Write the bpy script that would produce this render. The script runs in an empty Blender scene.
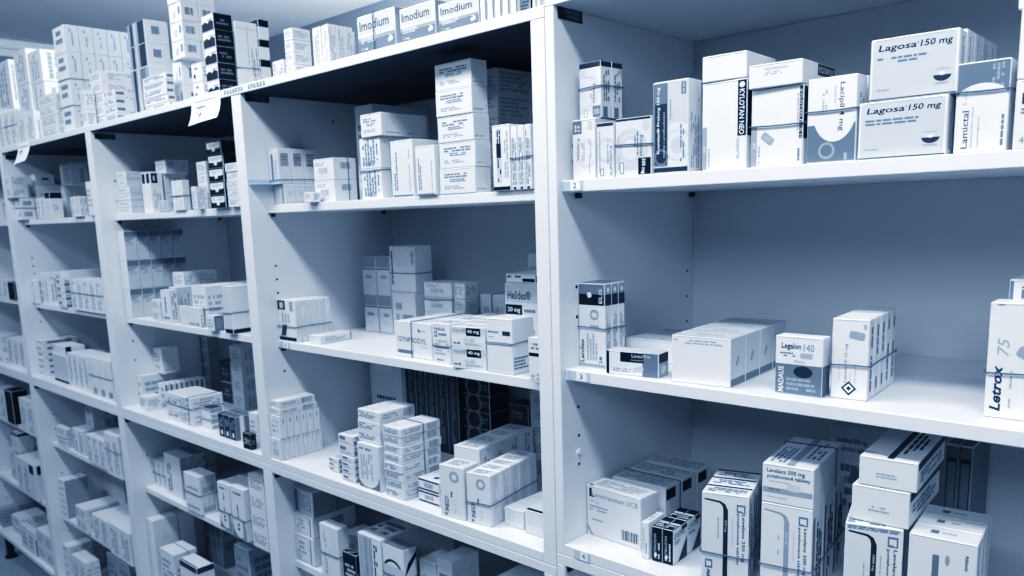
import bpy, bmesh, math, random
from mathutils import Vector, Matrix
CAM_POS=[0.762552, -0.89157, 1.474706];CAM_R=[0.73023, 0.682397, -0.033132];CAM_U=[-0.089642, 0.143776, 0.985542];CAM_F=[-0.677295, 0.716703, -0.166161]
F_PX=792.756;PP=(499.448,347.931)
scene=bpy.context.scene
COL=scene.collection
Z0=0.655
def lin(c): return tuple(((v/255)/12.92 if v/255<=.04045 else ((v/255+.055)/1.055)**2.4) for v in c)
# ------------------------------------------------------------------ materials (all procedural)
MATS={}
def mat(name,rgb,rough=.5,spec=.4,noise=.05,scale=40,bump=0,metal=0,coat=0):
    if name in MATS: return MATS[name]
    m=bpy.data.materials.new(name);m.use_nodes=True
    nt=m.node_tree;b=nt.nodes['Principled BSDF']
    tc=nt.nodes.new('ShaderNodeTexCoord');nz=nt.nodes.new('ShaderNodeTexNoise')
    nz.inputs['Scale'].default_value=scale;nz.inputs['Detail'].default_value=3
    nt.links.new(tc.outputs['Object'],nz.inputs['Vector'])
    rp=nt.nodes.new('ShaderNodeMapRange');rp.inputs['To Min'].default_value=1-noise;rp.inputs['To Max'].default_value=1+noise
    nt.links.new(nz.outputs['Fac'],rp.inputs['Value'])
    mx=nt.nodes.new('ShaderNodeVectorMath');mx.operation='SCALE';mx.inputs[0].default_value=rgb[:3]
    nt.links.new(rp.outputs['Result'],mx.inputs['Scale']);nt.links.new(mx.outputs['Vector'],b.inputs['Base Color'])
    b.inputs['Roughness'].default_value=rough;b.inputs['Specular IOR Level'].default_value=spec;b.inputs['Metallic'].default_value=metal
    b.inputs['Coat Weight'].default_value=coat
    if bump:
        bp=nt.nodes.new('ShaderNodeBump');bp.inputs['Strength'].default_value=bump;bp.inputs['Distance'].default_value=.002
        nt.links.new(nz.outputs['Fac'],bp.inputs['Height']);nt.links.new(bp.outputs['Normal'],b.inputs['Normal'])
    MATS[name]=m;return m
PAL={'W':mat('card_white',(.75,.76,.775),.42,.4,.03),'P':mat('card_pale',(.58,.60,.625),.45,.4,.04),'G':mat('card_blue_grey',(.33,.355,.385),.5,.4,.05),
'M':mat('print_mid_blue',(.165,.185,.215),.45,.4,.06),'D':mat('print_navy',(.022,.03,.042),.45,.4,.06),'K':mat('print_black',(.006,.008,.012),.45,.3,.05),
'S':mat('card_silver',(.46,.48,.505),.28,.7,.08,25,metal=.35),'i':mat('ink_dark',(.03,.04,.06),.6,.2,.0),'l':mat('ink_light',(.39,.415,.45),.6,.2,.0),'g':mat('ink_grey',(.17,.21,.27),.6,.2,.0),
'H':mat('print_haze',(.68,.695,.72),.42,.4,.03)}
PK=list(PAL)
LAM=mat('shelf_laminate',(.78,.79,.81),.4,.45,.03,8)
LAMB=mat('back_panel_laminate',(.66,.675,.70),.5,.3,.04,6)
HOLE=mat('pin_hole_dark',(.01,.014,.02),.8,.1)
PLATE=mat('lock_plate_metal',(.02,.026,.036),.35,.5)
PLATEW=mat('lock_plate_window',(.12,.16,.21),.3,.6)
RUB=mat('rubber_band',(.10,.135,.19),.6,.3)
PAPER=mat('label_paper',(.86,.88,.90),.7,.2,.02)
PLASTIC=mat('label_clear_plastic',(.55,.60,.67),.2,.6,.02)
# ------------------------------------------------------------------ mesh helpers
def mesh_obj(name,verts,faces,mats,idx=None,parent=None,loc=(0,0,0),rz=0):
    me=bpy.data.meshes.new(name);me.from_pydata(verts,[],faces)
    for m in mats: me.materials.append(m)
    if idx: me.polygons.foreach_set('material_index',idx)
    me.update()
    o=bpy.data.objects.new(name,me);COL.objects.link(o);o.location=loc;o.rotation_euler=(0,0,rz)
    if parent: o.parent=parent
    return o
def empty(name,loc=(0,0,0),rz=0):
    e=bpy.data.objects.new(name,None);COL.objects.link(e);e.location=loc;e.rotation_euler=(0,0,rz);e.empty_display_size=.05
    return e
def tag(o,label=None,cat=None,group=None,kind=None):
    if label:o['label']=label
    if cat:o['category']=cat
    if group:o['group']=group
    if kind:o['kind']=kind
    return o
class MB:
    """collects bevelled boxes, discs, tubes and quads into one mesh"""
    def __init__(s): s.v=[];s.f=[];s.m=[]
    def add(s,vs,fs,mi=0):
        n=len(s.v);s.v+= [tuple(q) for q in vs];s.f+=[tuple(i+n for i in f) for f in fs];s.m+=[mi]*len(fs)
    def box(s,x0,x1,y0,y1,z0,z1,c=.0008,mi=0):
        c=min(c,(x1-x0)*.3,(y1-y0)*.3,(z1-z0)*.3)
        vs=[];ix={}
        for sx in(0,1):
            for sy in(0,1):
                for sz in(0,1):
                    X=(x0,x1)[sx];Y=(y0,y1)[sy];Zz=(z0,z1)[sz];dx=(c,-c)[sx];dy=(c,-c)[sy];dz=(c,-c)[sz]
                    for a,p in(('x',(X,Y+dy,Zz+dz)),('y',(X+dx,Y,Zz+dz)),('z',(X+dx,Y+dy,Zz))):
                        ix[(sx,sy,sz,a)]=len(vs);vs.append(p)
        g=lambda *k:ix[k]
        fs=[]
        for sd in(0,1):
            q=[g(sd,0,0,'x'),g(sd,1,0,'x'),g(sd,1,1,'x'),g(sd,0,1,'x')];fs.append(q if sd else q[::-1])
            q=[g(0,sd,0,'y'),g(1,sd,0,'y'),g(1,sd,1,'y'),g(0,sd,1,'y')];fs.append(q[::-1] if sd else q)
            q=[g(0,0,sd,'z'),g(1,0,sd,'z'),g(1,1,sd,'z'),g(0,1,sd,'z')];fs.append(q if sd else q[::-1])
        for a in(0,1):
            for b_ in(0,1):
                q=[g(a,b_,0,'x'),g(a,b_,1,'x'),g(a,b_,1,'y'),g(a,b_,0,'y')];fs.append(q if a!=b_ else q[::-1])
                q=[g(a,0,b_,'x'),g(a,1,b_,'x'),g(a,1,b_,'z'),g(a,0,b_,'z')];fs.append(q[::-1] if a!=b_ else q)
                q=[g(0,a,b_,'y'),g(1,a,b_,'y'),g(1,a,b_,'z'),g(0,a,b_,'z')];fs.append(q if a!=b_ else q[::-1])
                for cc in(0,1):
                    q=[g(a,b_,cc,'x'),g(a,b_,cc,'y'),g(a,b_,cc,'z')];fs.append(q if (a+b_+cc)%2 else q[::-1])
        s.add(vs,fs,mi)
    def tube(s,pts,r,n=6,closed=True,mi=0,flat=1.0):
        N=len(pts);P=[Vector(p) for p in pts];vs=[];fs=[]
        for i in range(N):
            t=(P[(i+1)%N]-P[i-1]) if closed or 0<i<N-1 else (P[1]-P[0] if i==0 else P[-1]-P[-2])
            t.normalize();up=Vector((0,0,1)) if abs(t.z)<.8 else Vector((1,0,0))
            a=t.cross(up).normalized();b_=a.cross(t)
            for k in range(n):
                an=2*math.pi*k/n;vs.append(P[i]+a*r*math.cos(an)+b_*r*math.sin(an)*flat)
        for i in range(N if closed else N-1):
            for k in range(n):
                j=(i+1)%N;fs.append((i*n+k,i*n+(k+1)%n,j*n+(k+1)%n,j*n+k))
        s.add(vs,fs,mi)
    def disc(s,c,ax,r,n=14,mi=0):
        c=Vector(c);ax=Vector(ax);u=ax.orthogonal().normalized();w=ax.cross(u)
        s.add([c+u*r*math.cos(2*math.pi*k/n)+w*r*math.sin(2*math.pi*k/n) for k in range(n)],[tuple(range(n))],mi)
    def cyl(s,x,y,z0,z1,r0,r1,n=16,mi=0):
        vs=[(x+r*math.cos(2*math.pi*k/n),y+r*math.sin(2*math.pi*k/n),z) for z,r in((z0,r0),(z1,r1)) for k in range(n)]
        s.add(vs,[(k,(k+1)%n,n+(k+1)%n,n+k) for k in range(n)]+[tuple(range(n))[::-1],tuple(range(n,2*n))],mi)
    def obj(s,name,mats,parent=None,loc=(0,0,0),rz=0): return mesh_obj(name,s.v,s.f,mats,s.m,parent,loc,rz)
# ------------------------------------------------------------------ lettering: text outlines turned into flat mesh, cached in a unit box
TXT={}
def text_mesh(st,bold=0,ital=0):
    k=(st,bold,ital)
    if k in TXT: return TXT[k]
    cu=bpy.data.curves.new('lettering',type='FONT');cu.body=st;cu.size=1;cu.resolution_u=2;cu.offset=bold;cu.shear=ital
    ob=bpy.data.objects.new('lettering',cu);COL.objects.link(ob)
    bpy.context.view_layer.update()
    me=bpy.data.meshes.new_from_object(ob.evaluated_get(bpy.context.evaluated_depsgraph_get()))
    vs=[(v.co.x,v.co.y) for v in me.vertices];fs=[tuple(p.vertices) for p in me.polygons]
    bpy.data.objects.remove(ob);bpy.data.curves.remove(cu);bpy.data.meshes.remove(me)
    x0=min(v[0] for v in vs);x1=max(v[0] for v in vs);y0=min(v[1] for v in vs);y1=max(v[1] for v in vs)
    vs=[((a-x0)/(x1-x0),(b_-y0)/(y1-y0)) for a,b_ in vs]
    TXT[k]=(vs,fs);return TXT[k]
# ------------------------------------------------------------------ carton print designs
def L(face,u0,v0,u1,v1,n,col='l',vert=0): return ('n',face,u0,v0,u1,v1,n,col,vert)
def R(face,u0,v0,u1,v1,col): return ('r',face,u0,v0,u1,v1,col)
def BC(face,u0,v0,u1,v1,col='i',vert=0): return ('b',face,u0,v0,u1,v1,col,vert)
def TX(face,st,cu,cv,ln,hg,rot=0,col='i',bold=0,ital=0): return ('t',face,st,cu,cv,ln,hg,rot,col,bold,ital)
def E(face,cu,cv,ru,rv,col): return ('e',face,cu,cv,ru,rv,col)
def RG(face,cu,cv,r0,r1,col): return ('g',face,cu,cv,r0,r1,col)
def PO(face,pts,col): return ('p',face,pts,col)
B=lambda face,col:('r',face,.012,.012,.988,.988,col)
side=[L('R',.15,.2,.85,.8,4)]
STY={
'plain':[L('F',.12,.25,.88,.8,4),L('R',.12,.2,.88,.8,4)],
'plainbig':[L('F',.1,.8,.3,.9,1,'H'),L('R',.2,.3,.8,.6,2,'H')],
'plainv':[L('F',.2,.1,.8,.92,3,'l',1),L('R',.15,.08,.85,.9,4,'l',1)],
'kva':[RG('F',.62,.42,.52,.36,'H'),R('F',.02,.76,.42,.97,'M'),L('F',.08,.8,.36,.94,2,'W',1),TX('F','Kventiax',.28,.5,.36,.13,-90,'i'),L('F',.4,.3,.55,.7,2,'l',1),L('F',.72,.1,.84,.75,2,'l',1),R('F',.68,.82,.9,.96,'P'),L('R',.2,.15,.8,.9,3,'l',1)],
'kvb':[B('T','D'),R('F',0.02,.9,.98,.99,'D'),R('R',.02,.9,.98,.99,'D'),RG('F',.2,.5,.75,.55,'H'),TX('F','Kventiax',.7,.44,.34,.14,-90,'i'),L('F',.5,.35,.6,.6,1,'l',1),R('F',.62,.02,.98,.22,'M'),TX('F','300',.8,.12,.25,.09,0,'W'),R('F',.2,.03,.38,.17,'l'),R('F',.23,.045,.35,.155,'W'),R('F',.3,.74,.7,.88,'W'),L('R',.2,.3,.8,.85,3,'g',1),R('R',.2,.02,.6,.2,'M')],
'kvc':[B('T','D'),R('F',.02,.93,.98,.99,'D'),R('F',.02,.02,.98,.92,'H'),RG('F',.55,.5,.6,.42,'P'),L('F',.1,.1,.25,.85,1,'l',1),TX('F','Kventiax',.85,.36,.4,.18,-90,'i'),L('F',.6,.25,.7,.7,2,'g',1),R('F',.2,.03,.42,.17,'g'),R('F',.25,.045,.37,.155,'W'),L('F',.78,.03,.92,.2,2,'g',1)],
'kvc3':[B('T','D'),R('F',.02,.95,.98,.99,'D'),R('F',.02,.02,.98,.94,'H'),RG('F',.42,.45,.5,.36,'P'),RG('F',.42,.45,.34,.24,'P'),TX('F','Kventiax',.74,.5,.36,.1,-90,'i',.01),L('F',.52,.35,.66,.8,2,'g',1),R('F',.64,.015,.985,.3,'K'),TX('F','300 mg',.78,.155,.26,.13,-90,'W',.02),R('F',.12,.04,.24,.24,'g'),R('F',.145,.055,.215,.225,'W'),E('F',.85,.84,.1,.1,'P'),L('F',.06,.1,.12,.8,1,'l',1)],
'kvpro':[B('F','P'),RG('F',.7,.3,.55,.38,'H'),RG('F',.7,.3,.34,.2,'H'),R('F',.02,.08,.42,.98,'M'),R('F',.06,.1,.4,.76,'D'),RG('F',.24,.18,.2,.15,'M'),TX('F','Kventiax® Prolong 150 mg',.16,.58,.72,.1,90,'W',.02),TX('F','tablety s prodlouženým',.32,.42,.5,.06,90,'H'),R('F',.02,.015,.98,.065,'D'),R('F',.8,.84,.93,.97,'M'),TX('F','60 tbl',.865,.905,.1,.06,90,'W'),L('F',.76,.12,.9,.56,2,'g',1),L('F',.48,.58,.52,.8,1,'g',1),L('R',.15,.05,.85,.8,5,'l',1)],
'kyl':[R('F',.8,.37,.985,.985,'K'),TX('F','KYLOTAN NEO',.89,.635,.5,.11,-90,'W',.015),E('F',.89,.935,.06,.032,'W'),R('F',.012,.012,.11,.5,'G'),TX('F','28',.06,.24,.08,.06,90,'W'),L('F',.14,.04,.19,.3,1,'l',1),L('F',.78,.12,.84,.35,2,'l',1),R('R',.012,.37,.14,.96,'K')],
'kylp':[R('F',.93,.33,.985,.985,'K'),TX('F','KYLOTAN PLUS H',.957,.64,.6,.04,-90,'W'),R('F',.012,.012,.12,.52,'G'),TX('F','28',.07,.28,.08,.06,90,'W'),L('F',.14,.03,.19,.3,1,'l',1),('q','F',.33,.36,.26,.1,-40,'G'),('q','F',.33,.36,.17,.05,-40,'l'),L('F',.88,.38,.92,.9,1,'l',1),L('F',.9,.05,.96,.24,1,'g',1),R('R',.01,.33,.12,.98,'K')],
'kylpt':[TX('F','KYLOTAN PLUS H',.52,.76,.42,.1,0,'g'),L('F',.3,.5,.62,.66,2),R('R',.45,.5,.985,.97,'K'),TX('R','KYLOTAN PLUS',.72,.74,.46,.26,0,'W')],
'lacipil':[R('F',.012,.012,.988,.45,'M'),E('F',.56,.6,.44,.36,'W'),R('F',.012,.5,.988,.988,'W'),TX('F','Lacipil 4 mg',.7,.64,.56,.13,-90,'i',.01),TX('F','lacidipinum',.57,.79,.2,.05,-90,'g'),L('F',.3,.62,.42,.9,2,'l',1),RG('F',.42,.14,.17,.12,'G'),R('F',.78,.02,.84,.1,'l'),L('R',.2,.1,.8,.9,2,'l',1)],
'lagosa':[R('F',.03,.04,.97,.96,'P'),TX('F','Lagosa',.31,.83,.44,.135,0,'K',.018,.15),TX('F','®',.545,.87,.025,.04,0,'i'),TX('F','150 mg',.75,.83,.36,.135,0,'K',.018,.15),L('F',.08,.58,.7,.7,2,'g'),TX('F','100 tablet',.16,.17,.16,.035,0,'g'),E('F',.83,.31,.1,.1,'i'),R('F',.73,.31,.93,.42,'P'),PO('F',[(.755,.31),(.905,.31),(.86,.25),(.8,.25)],'i'),E('F',.83,.33,.035,.03,'W'),TX('F','WÖRWAG',.83,.405,.15,.028,0,'g'),TX('F','PHARMA',.83,.18,.15,.03,0,'g'),R('F',.012,.012,.988,.03,'D'),L('R',.3,.1,.7,.9,2,'l',1)],
'lagplain':[R('F',.03,.04,.97,.96,'P'),L('R',.3,.1,.7,.9,2,'l',1)],
'lamictal':[R('F',.015,.6,.985,.985,'M'),L('F',.65,.68,.9,.96,3,'G',1),E('F',.5,.6,.485,.16,'W'),R('F',.012,.012,.988,.6,'W'),TX('F','Lamictal',.2,.26,.42,.13,90,'i',.01),TX('F','5 mg',.19,.62,.18,.11,90,'l'),TX('F','dispergovatelné tablety',.34,.28,.46,.045,90,'g'),TX('F','Lamotriginum',.46,.22,.34,.05,90,'g'),L('F',.87,.06,.95,.5,1,'g',1)],
'lan42':[TX('F','L',.13,.73,.09,.16,0,'i',.02),L('F',.08,.5,.42,.6,2,'g'),TX('F','42',.14,.13,.12,.09,0,'g')],
'landex':[B('T','M'),R('F',.02,.87,.98,.985,'M'),R('F',.02,.74,.98,.87,'K'),TX('F','ELIS',.84,.85,.17,.13,90,'P',.02),('q','F',.42,.86,.17,.06,-65,'W'),TX('F','10',.6,.58,.22,.34,90,'g',.012),TX('F','10',.6,.58,.2,.3,90,'l'),TX('F','Landex',.12,.19,.28,.15,90,'K',.015),TX('F','28',.83,.09,.09,.12,90,'i',.01),L('F',.28,.08,.72,.4,4,'l',1),R('F',.02,.012,.98,.035,'G'),R('R',.02,.74,.98,.87,'D'),R('R',.02,.87,.98,.985,'G'),E('R',.5,.92,.2,.03,'W'),L('R',.2,.1,.8,.65,3,'l',1)],
'lanz':[B('T','P'),R('F',.012,.012,.065,.988,'K'),B('R','G'),R('F',.7,.012,.985,.985,'M'),R('F',.28,.56,.72,.97,'K'),TX('F','Lanzul',.6,.84,.2,.14,0,'W'),TX('F','30 mg',.78,.84,.12,.14,0,'W'),TX('F','lansoprazol',.6,.66,.22,.08,0,'P'),('q','F',.62,.28,.2,.2,15,'P'),L('F',.14,.12,.5,.3,2),R('R',.02,.6,.98,.97,'K'),E('R',.5,.3,.25,.18,'P')],
'lanzr':[B('T','P'),L('T',.1,.3,.9,.6,2,'G')],
'whiterow':[L('F',.04,.82,.86,.93,2,'l'),B('R','P'),R('R',.02,.02,.98,.16,'M'),('q','R',.45,.5,.3,.1,60,'G'),B('T','P'),R('T',.02,.02,.98,.05,'D'),R('T',.35,.3,.8,.42,'G'),R('T',.1,.6,.5,.66,'G')],
'legalon':[R('F',.012,.012,.988,.52,'M'),R('R',.012,.012,.988,.52,'M'),L('F',.25,.06,.92,.3,3,'G'),E('F',.6,.4,.2,.1,'D'),TX('F','Legalon',.34,.82,.42,.13,0,'i',.02),TX('F','140',.71,.82,.22,.13,0,'g',.0),L('F',.1,.64,.45,.73,2,'g'),('q','F',.66,.68,.26,.09,0,'l'),TX('F','Madaus',.52,.575,.22,.04,0,'g'),TX('F','MADAUS',.13,.25,.44,.12,90,'W',.02)],
'leponex':[TX('F','Leponex® 25 mg',.4,.45,.48,.1,90,'i'),TX('F','clozapinum',.22,.33,.24,.05,90,'l'),TX('F','tablety',.53,.27,.16,.06,90,'l'),TX('F','50 tablet',.66,.33,.25,.05,90,'l'),('q','F',.5,.14,.3,.13,45,'i'),('q','F',.5,.14,.2,.087,45,'W'),('q','F',.5,.14,.1,.043,45,'i'),('q','F',.68,.8,.22,.18,80,'G'),R('F',.85,.88,.93,.94,'l'),L('R',.3,.1,.7,.9,1,'g',1)],
'letrox':[TX('F','Letrox',.14,.26,.4,.14,90,'i',.03,.2),TX('F','75',.2,.62,.15,.15,90,'l',.01,.2),L('F',.3,.1,.34,.42,1,'l',1),('q','F',.5,.57,.26,.1,-30,'G'),L('F',.62,.05,.72,.25,2,'l',1),R('F',.1,.975,.18,.985,'g')],
'letroxs':[TX('F','Letrox',.42,.72,.4,.17,-90,'i',.03,.0),L('F',.15,.6,.25,.95,1,'g',1),R('F',.012,.012,.06,.988,'g')],
'ucb':[TX('F','Levetiracetam UCB',.53,.84,.84,.1,0,'g'),R('F',.05,.78,.1,.95,'i'),R('F',.1,.78,.14,.81,'i'),TX('F','500 mg',.14,.69,.18,.05,0,'g'),L('F',.05,.5,.4,.63,2,'l'),L('F',.05,.3,.36,.36,1,'l'),BC('F',.66,.1,.96,.3),PO('F',[(.01,.2),(.12,.01),(.09,.01),(.01,.15)],'g'),L('T',.1,.2,.9,.8,4,'l'),R('T',.04,.05,.1,.15,'i'),R('R',.06,.06,.94,.94,'H')],
'ucbr':[L('T',.06,.15,.94,.85,5,'l'),R('R',.06,.74,.62,.95,'K'),L('R',.2,.1,.8,.5,2,'H')],
'levw':[TX('F','LEVETIRACE',.3,.55,.55,.3,-90,'g'),L('F',.55,.1,.8,.6,1,'g',1),L('T',.1,.2,.9,.8,3,'l')],
'levb':[B('F','K'),B('T','K'),R('T',.05,.45,.95,.6,'P'),L('T',.1,.1,.9,.4,2,'P'),TX('F','LEVETIRACETAM',.3,.45,.7,.22,90,'P'),L('F',.55,.1,.8,.6,1,'P',1),PO('F',[(.3,.1),(.5,.2),(.4,.28),(.2,.2)],'W'),TX('R','LEVETIRA',.45,.8,.75,.16,0,'i'),L('R',.1,.55,.6,.66,2,'g'),PO('R',[(.35,.01),(.98,.01),(.98,.6)],'D'),R('R',.6,.86,.98,.98,'D')],
'lev250':[R('F',.46,.012,.56,.84,'D'),PO('F',[(.46,.84),(.56,.84),(.5,.9),(.4,.925),(.06,.94),(.06,.925),(.38,.905),(.44,.88)],'D'),TX('F','Levelanz 250 mg',.88,.58,.48,.085,-90,'i',.015),TX('F','potahované tablety',.77,.56,.52,.07,-90,'i',.015),TX('F','levetiracetamum',.66,.62,.28,.035,-90,'l'),L('F',.33,.55,.38,.8,1,'l',1),TX('F','250 mg',.51,.68,.12,.05,-90,'W'),R('F',.74,.83,.92,.91,'g'),R('F',.77,.85,.89,.89,'W'),R('F',.85,.84,.89,.86,'W'),TX('F','Abbott',.16,.14,.16,.08,-90,'i',.02),R('F',.08,.23,.24,.32,'g'),R('F',.11,.25,.21,.3,'W'),R('R',.02,.5,.16,.97,'D'),R('R',.02,.05,.16,.4,'D'),L('R',.35,.1,.8,.9,2,'g',1),L('T',.1,.15,.9,.7,3,'g'),R('T',.02,.8,.98,.95,'D')],
'lev500':[R('F',.46,.012,.56,.84,'G'),PO('F',[(.46,.84),(.56,.84),(.5,.9),(.4,.925),(.06,.94),(.06,.925),(.38,.905),(.44,.88)],'G'),TX('F','Levelanz 500 mg',.87,.58,.46,.085,-90,'i',.015),TX('F','potahované tablety',.76,.56,.5,.07,-90,'i',.015),TX('F','levetiracetamum',.66,.62,.28,.035,-90,'l'),L('F',.33,.5,.38,.75,1,'l',1),TX('F','500 mg',.51,.68,.12,.05,-90,'W'),R('F',.74,.83,.92,.92,'g'),R('F',.77,.85,.89,.9,'W'),R('F',.85,.84,.89,.87,'W'),R('R',.1,.05,.25,.9,'M'),L('R',.4,.1,.9,.85,3,'i',1),L('T',.1,.15,.9,.7,3,'g')],
'lev500t':[TX('F','Levelanz 500 mg',.46,.82,.74,.14,0,'i',.015),TX('F','potahované tablety',.52,.68,.84,.13,0,'i',.015),L('F',.14,.54,.56,.58,1,'l'),R('F',.02,.26,.98,.4,'G'),TX('F','500 mg',.24,.35,.22,.07,0,'i'),('q','F',.62,.46,.26,.18,0,'P'),L('F',.1,.14,.6,.18,1,'l'),R('T',.45,.02,.6,.98,'G'),L('T',.08,.08,.4,.6,4,'g',1),L('T',.65,.3,.95,.9,3,'g',1),L('R',.1,.2,.9,.4,1,'H')],
'lev1000':[R('F',.46,.012,.56,.84,'D'),PO('F',[(.46,.84),(.56,.84),(.5,.9),(.4,.925),(.06,.94),(.06,.925),(.38,.905),(.44,.88)],'D'),TX('F','Levelanz 1000 mg',.87,.55,.54,.085,-90,'i',.015),TX('F','potahované tablety',.76,.55,.54,.07,-90,'i',.015),TX('F','levetiracetamum',.64,.58,.34,.04,-90,'g'),L('F',.33,.4,.37,.75,1,'l',1),TX('F','1000 mg',.51,.68,.14,.05,-90,'W'),R('F',.74,.84,.92,.93,'g'),R('F',.77,.86,.89,.91,'W'),R('F',.85,.85,.89,.88,'W'),L('F',.04,.955,.96,.985,2,'g'),L('T',.04,.05,.96,.5,4,'g')],
'flatqr':[L('F',.3,.3,.66,.5,2,'l'),R('T',.46,.02,.58,.98,'D'),L('T',.62,.2,.9,.9,3,'i',1),TX('T','Abbott',.12,.12,.16,.04,0,'i'),R('R',.02,.72,.98,.97,'D'),L('R',.1,.2,.9,.6,3,'g')],
'abbott':[R('F',.36,.012,.46,.86,'M'),E('F',.58,.83,.035,.045,'G'),TX('F','Abbott',.86,.84,.13,.055,-90,'i',.02),R('F',.81,.66,.91,.73,'g'),R('F',.835,.675,.885,.715,'W'),R('T',.28,.35,.4,.65,'M'),L('T',.45,.4,.7,.6,1,'l'),R('R',.3,.02,.5,.98,'H')],
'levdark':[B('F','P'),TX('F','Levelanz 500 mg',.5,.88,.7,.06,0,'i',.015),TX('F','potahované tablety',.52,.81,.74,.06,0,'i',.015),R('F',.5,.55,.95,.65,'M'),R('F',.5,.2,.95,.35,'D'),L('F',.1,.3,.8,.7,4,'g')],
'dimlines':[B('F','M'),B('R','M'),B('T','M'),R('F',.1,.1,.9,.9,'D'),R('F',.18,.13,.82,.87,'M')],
'window':[R('R',.06,.08,.94,.9,'P'),R('R',.14,.16,.86,.82,'H'),R('R',.3,.4,.7,.7,'P'),R('F',.7,.05,.95,.95,'G')],
'barside':[BC('R',.2,.5,.8,.86,'i',1),R('F',.2,.1,.45,.85,'g'),L('F',.55,.1,.9,.9,2,'l',1)],
'barsideL':[BC('R',.2,.32,.72,.72,'i'),L('R',.1,.85,.9,.93,1,'H'),R('F',.3,.2,.6,.6,'P'),R('F',.75,.35,.9,.75,'g')],
'barfront':[BC('F',.25,.3,.7,.58,'l'),L('F',.12,.66,.6,.85,2),BC('R',.3,.5,.75,.8,'g'),L('F',.1,.08,.9,.24,2,'H')],
'linesv':[L('F',.12,.1,.75,.94,5,'g',1),TX('F','FENOLAX',.84,.6,.55,.07,90,'g') if False else L('F',.8,.25,.88,.95,1,'i',1),L('R',.2,.1,.8,.9,2,'l',1),BC('F',.3,.08,.7,.24,'g')],
'textfront':[L('F',.14,.62,.88,.82,2,'g'),L('F',.3,.46,.75,.6,2,'g'),L('F',.14,.18,.7,.34,2,'l'),L('R',.08,.12,.92,.88,6,'H'),R('R',.02,.02,.98,.98,'P') if False else L('R',.1,.1,.7,.2,1,'l')],
'side1':[L('F',.12,.12,.3,.8,2,'g',1),L('F',.8,.1,.86,.9,1,'l',1),R('F',.05,.012,.95,.04,'g'),L('R',.2,.1,.9,.9,4,'H',1)],
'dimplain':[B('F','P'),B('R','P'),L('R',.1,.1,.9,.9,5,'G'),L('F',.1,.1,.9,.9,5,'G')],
'vblack':[R('F',.22,.12,.52,.94,'P'),L('F',.26,.14,.5,.92,2,'K',1),R('F',.24,.5,.5,.72,'K'),R('F',.02,.012,.98,.065,'K'),L('F',.66,.2,.92,.9,2,'l',1)],
'vlines':[L('F',.15,.08,.85,.92,3,'g',1),R('F',.3,.012,.75,.05,'i'),L('R',.1,.1,.9,.9,4,'l',1)],
'vblack2':[R('F',.02,.76,.45,.985,'K'),R('F',.14,.8,.34,.94,'P'),PO('F',[(.12,.12),(.4,.12),(.5,.4),(.25,.4)],'D'),R('F',.02,.015,.98,.1,'K'),R('F',.7,.74,.9,.97,'G'),L('F',.2,.45,.7,.7,3,'l',1),L('R',.25,.1,.75,.95,2,'P',1)],
'flatw':[L('F',.1,.25,.9,.75,2,'H'),L('R',.15,.2,.85,.8,3),R('R',.97,.03,.995,.97,'i'),L('T',.15,.2,.8,.8,3,'H')],
'flatdk':[R('T',.02,.02,.98,.12,'K'),L('F',.1,.4,.6,.6,1,'H')],
'greylid':[R('F',.02,.72,.98,.985,'G'),R('F',.02,.66,.98,.7,'g'),L('F',.25,.4,.75,.55,1),L('F',.3,.2,.7,.3,1,'H')],
'bar2':[L('F',.15,.3,.5,.8,2,'l'),R('F',.45,.15,.9,.5,'G'),L('F',.5,.2,.85,.45,3,'g')],
'bar3':[L('F',.05,.15,.14,.9,1,'i',1),BC('F',.84,.6,.95,.9,'g',1),L('F',.3,.5,.7,.7,1,'H')],
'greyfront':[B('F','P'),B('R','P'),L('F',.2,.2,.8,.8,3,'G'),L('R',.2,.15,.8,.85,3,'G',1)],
'helides':[R('F',.02,.48,.98,.98,'P'),TX('F','Helides®',.42,.68,.66,.24,0,'i',.02),R('F',.02,.12,.5,.42,'K'),TX('F','20 mg',.26,.27,.36,.16,0,'W',.02),L('F',.56,.2,.95,.34,1,'g')],
'flatlab':[R('F',.5,.12,.85,.5,'K'),L('F',.05,.5,.45,.85,1,'i'),R('F',.88,.1,.98,.9,'i')],
'gynp':[TX('F','GYNPRODYL',.47,.5,.78,.15,0,'i',.006),R('F',.05,.1,.47,.2,'M'),TX('F','50 mg',.78,.34,.16,.06,0,'g'),('q','F',.66,.78,.04,.1,30,'i'),L('F',.7,.76,.84,.8,1,'g'),L('T',.1,.2,.9,.8,3,'H')],
'helicid':[TX('F','Helicid',.42,.87,.6,.1,0,'i',.01),R('F',.12,.66,.28,.8,'i'),R('F',.16,.69,.24,.77,'W'),L('F',.35,.68,.9,.78,1,'g'),L('F',.12,.2,.9,.6,5),L('F',.2,.04,.6,.12,1,'g'),L('T',.2,.2,.8,.8,2,'G')],
'helicid40':[R('F',.02,.66,.98,.98,'P'),TX('F','Helicid®',.24,.83,.38,.18,0,'g',.012),R('F',.44,.58,.86,.95,'K'),TX('F','40 mg',.65,.77,.34,.2,0,'W',.02),('q','F',.52,.36,.3,.26,0,'H'),L('F',.38,.28,.68,.45,3,'l'),R('F',.06,.18,.16,.24,'i'),E('F',.22,.21,.03,.06,'i'),L('F',.4,.12,.9,.24,2),L('T',.1,.2,.9,.8,3,'H')],
'whiteband':[L('F',.06,.72,.48,.78,1,'g'),R('F',.62,.7,.92,.78,'i'),L('F',.06,.64,.3,.68,1),L('R',.05,.08,.7,.32,4,'g'),L('F',.6,.9,.9,.93,1,'H')],
'smalllab':[R('F',.05,.58,.95,.66,'K'),L('F',.2,.72,.8,.9,2,'g'),L('F',.1,.04,.9,.2,2,'l',1)],
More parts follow.
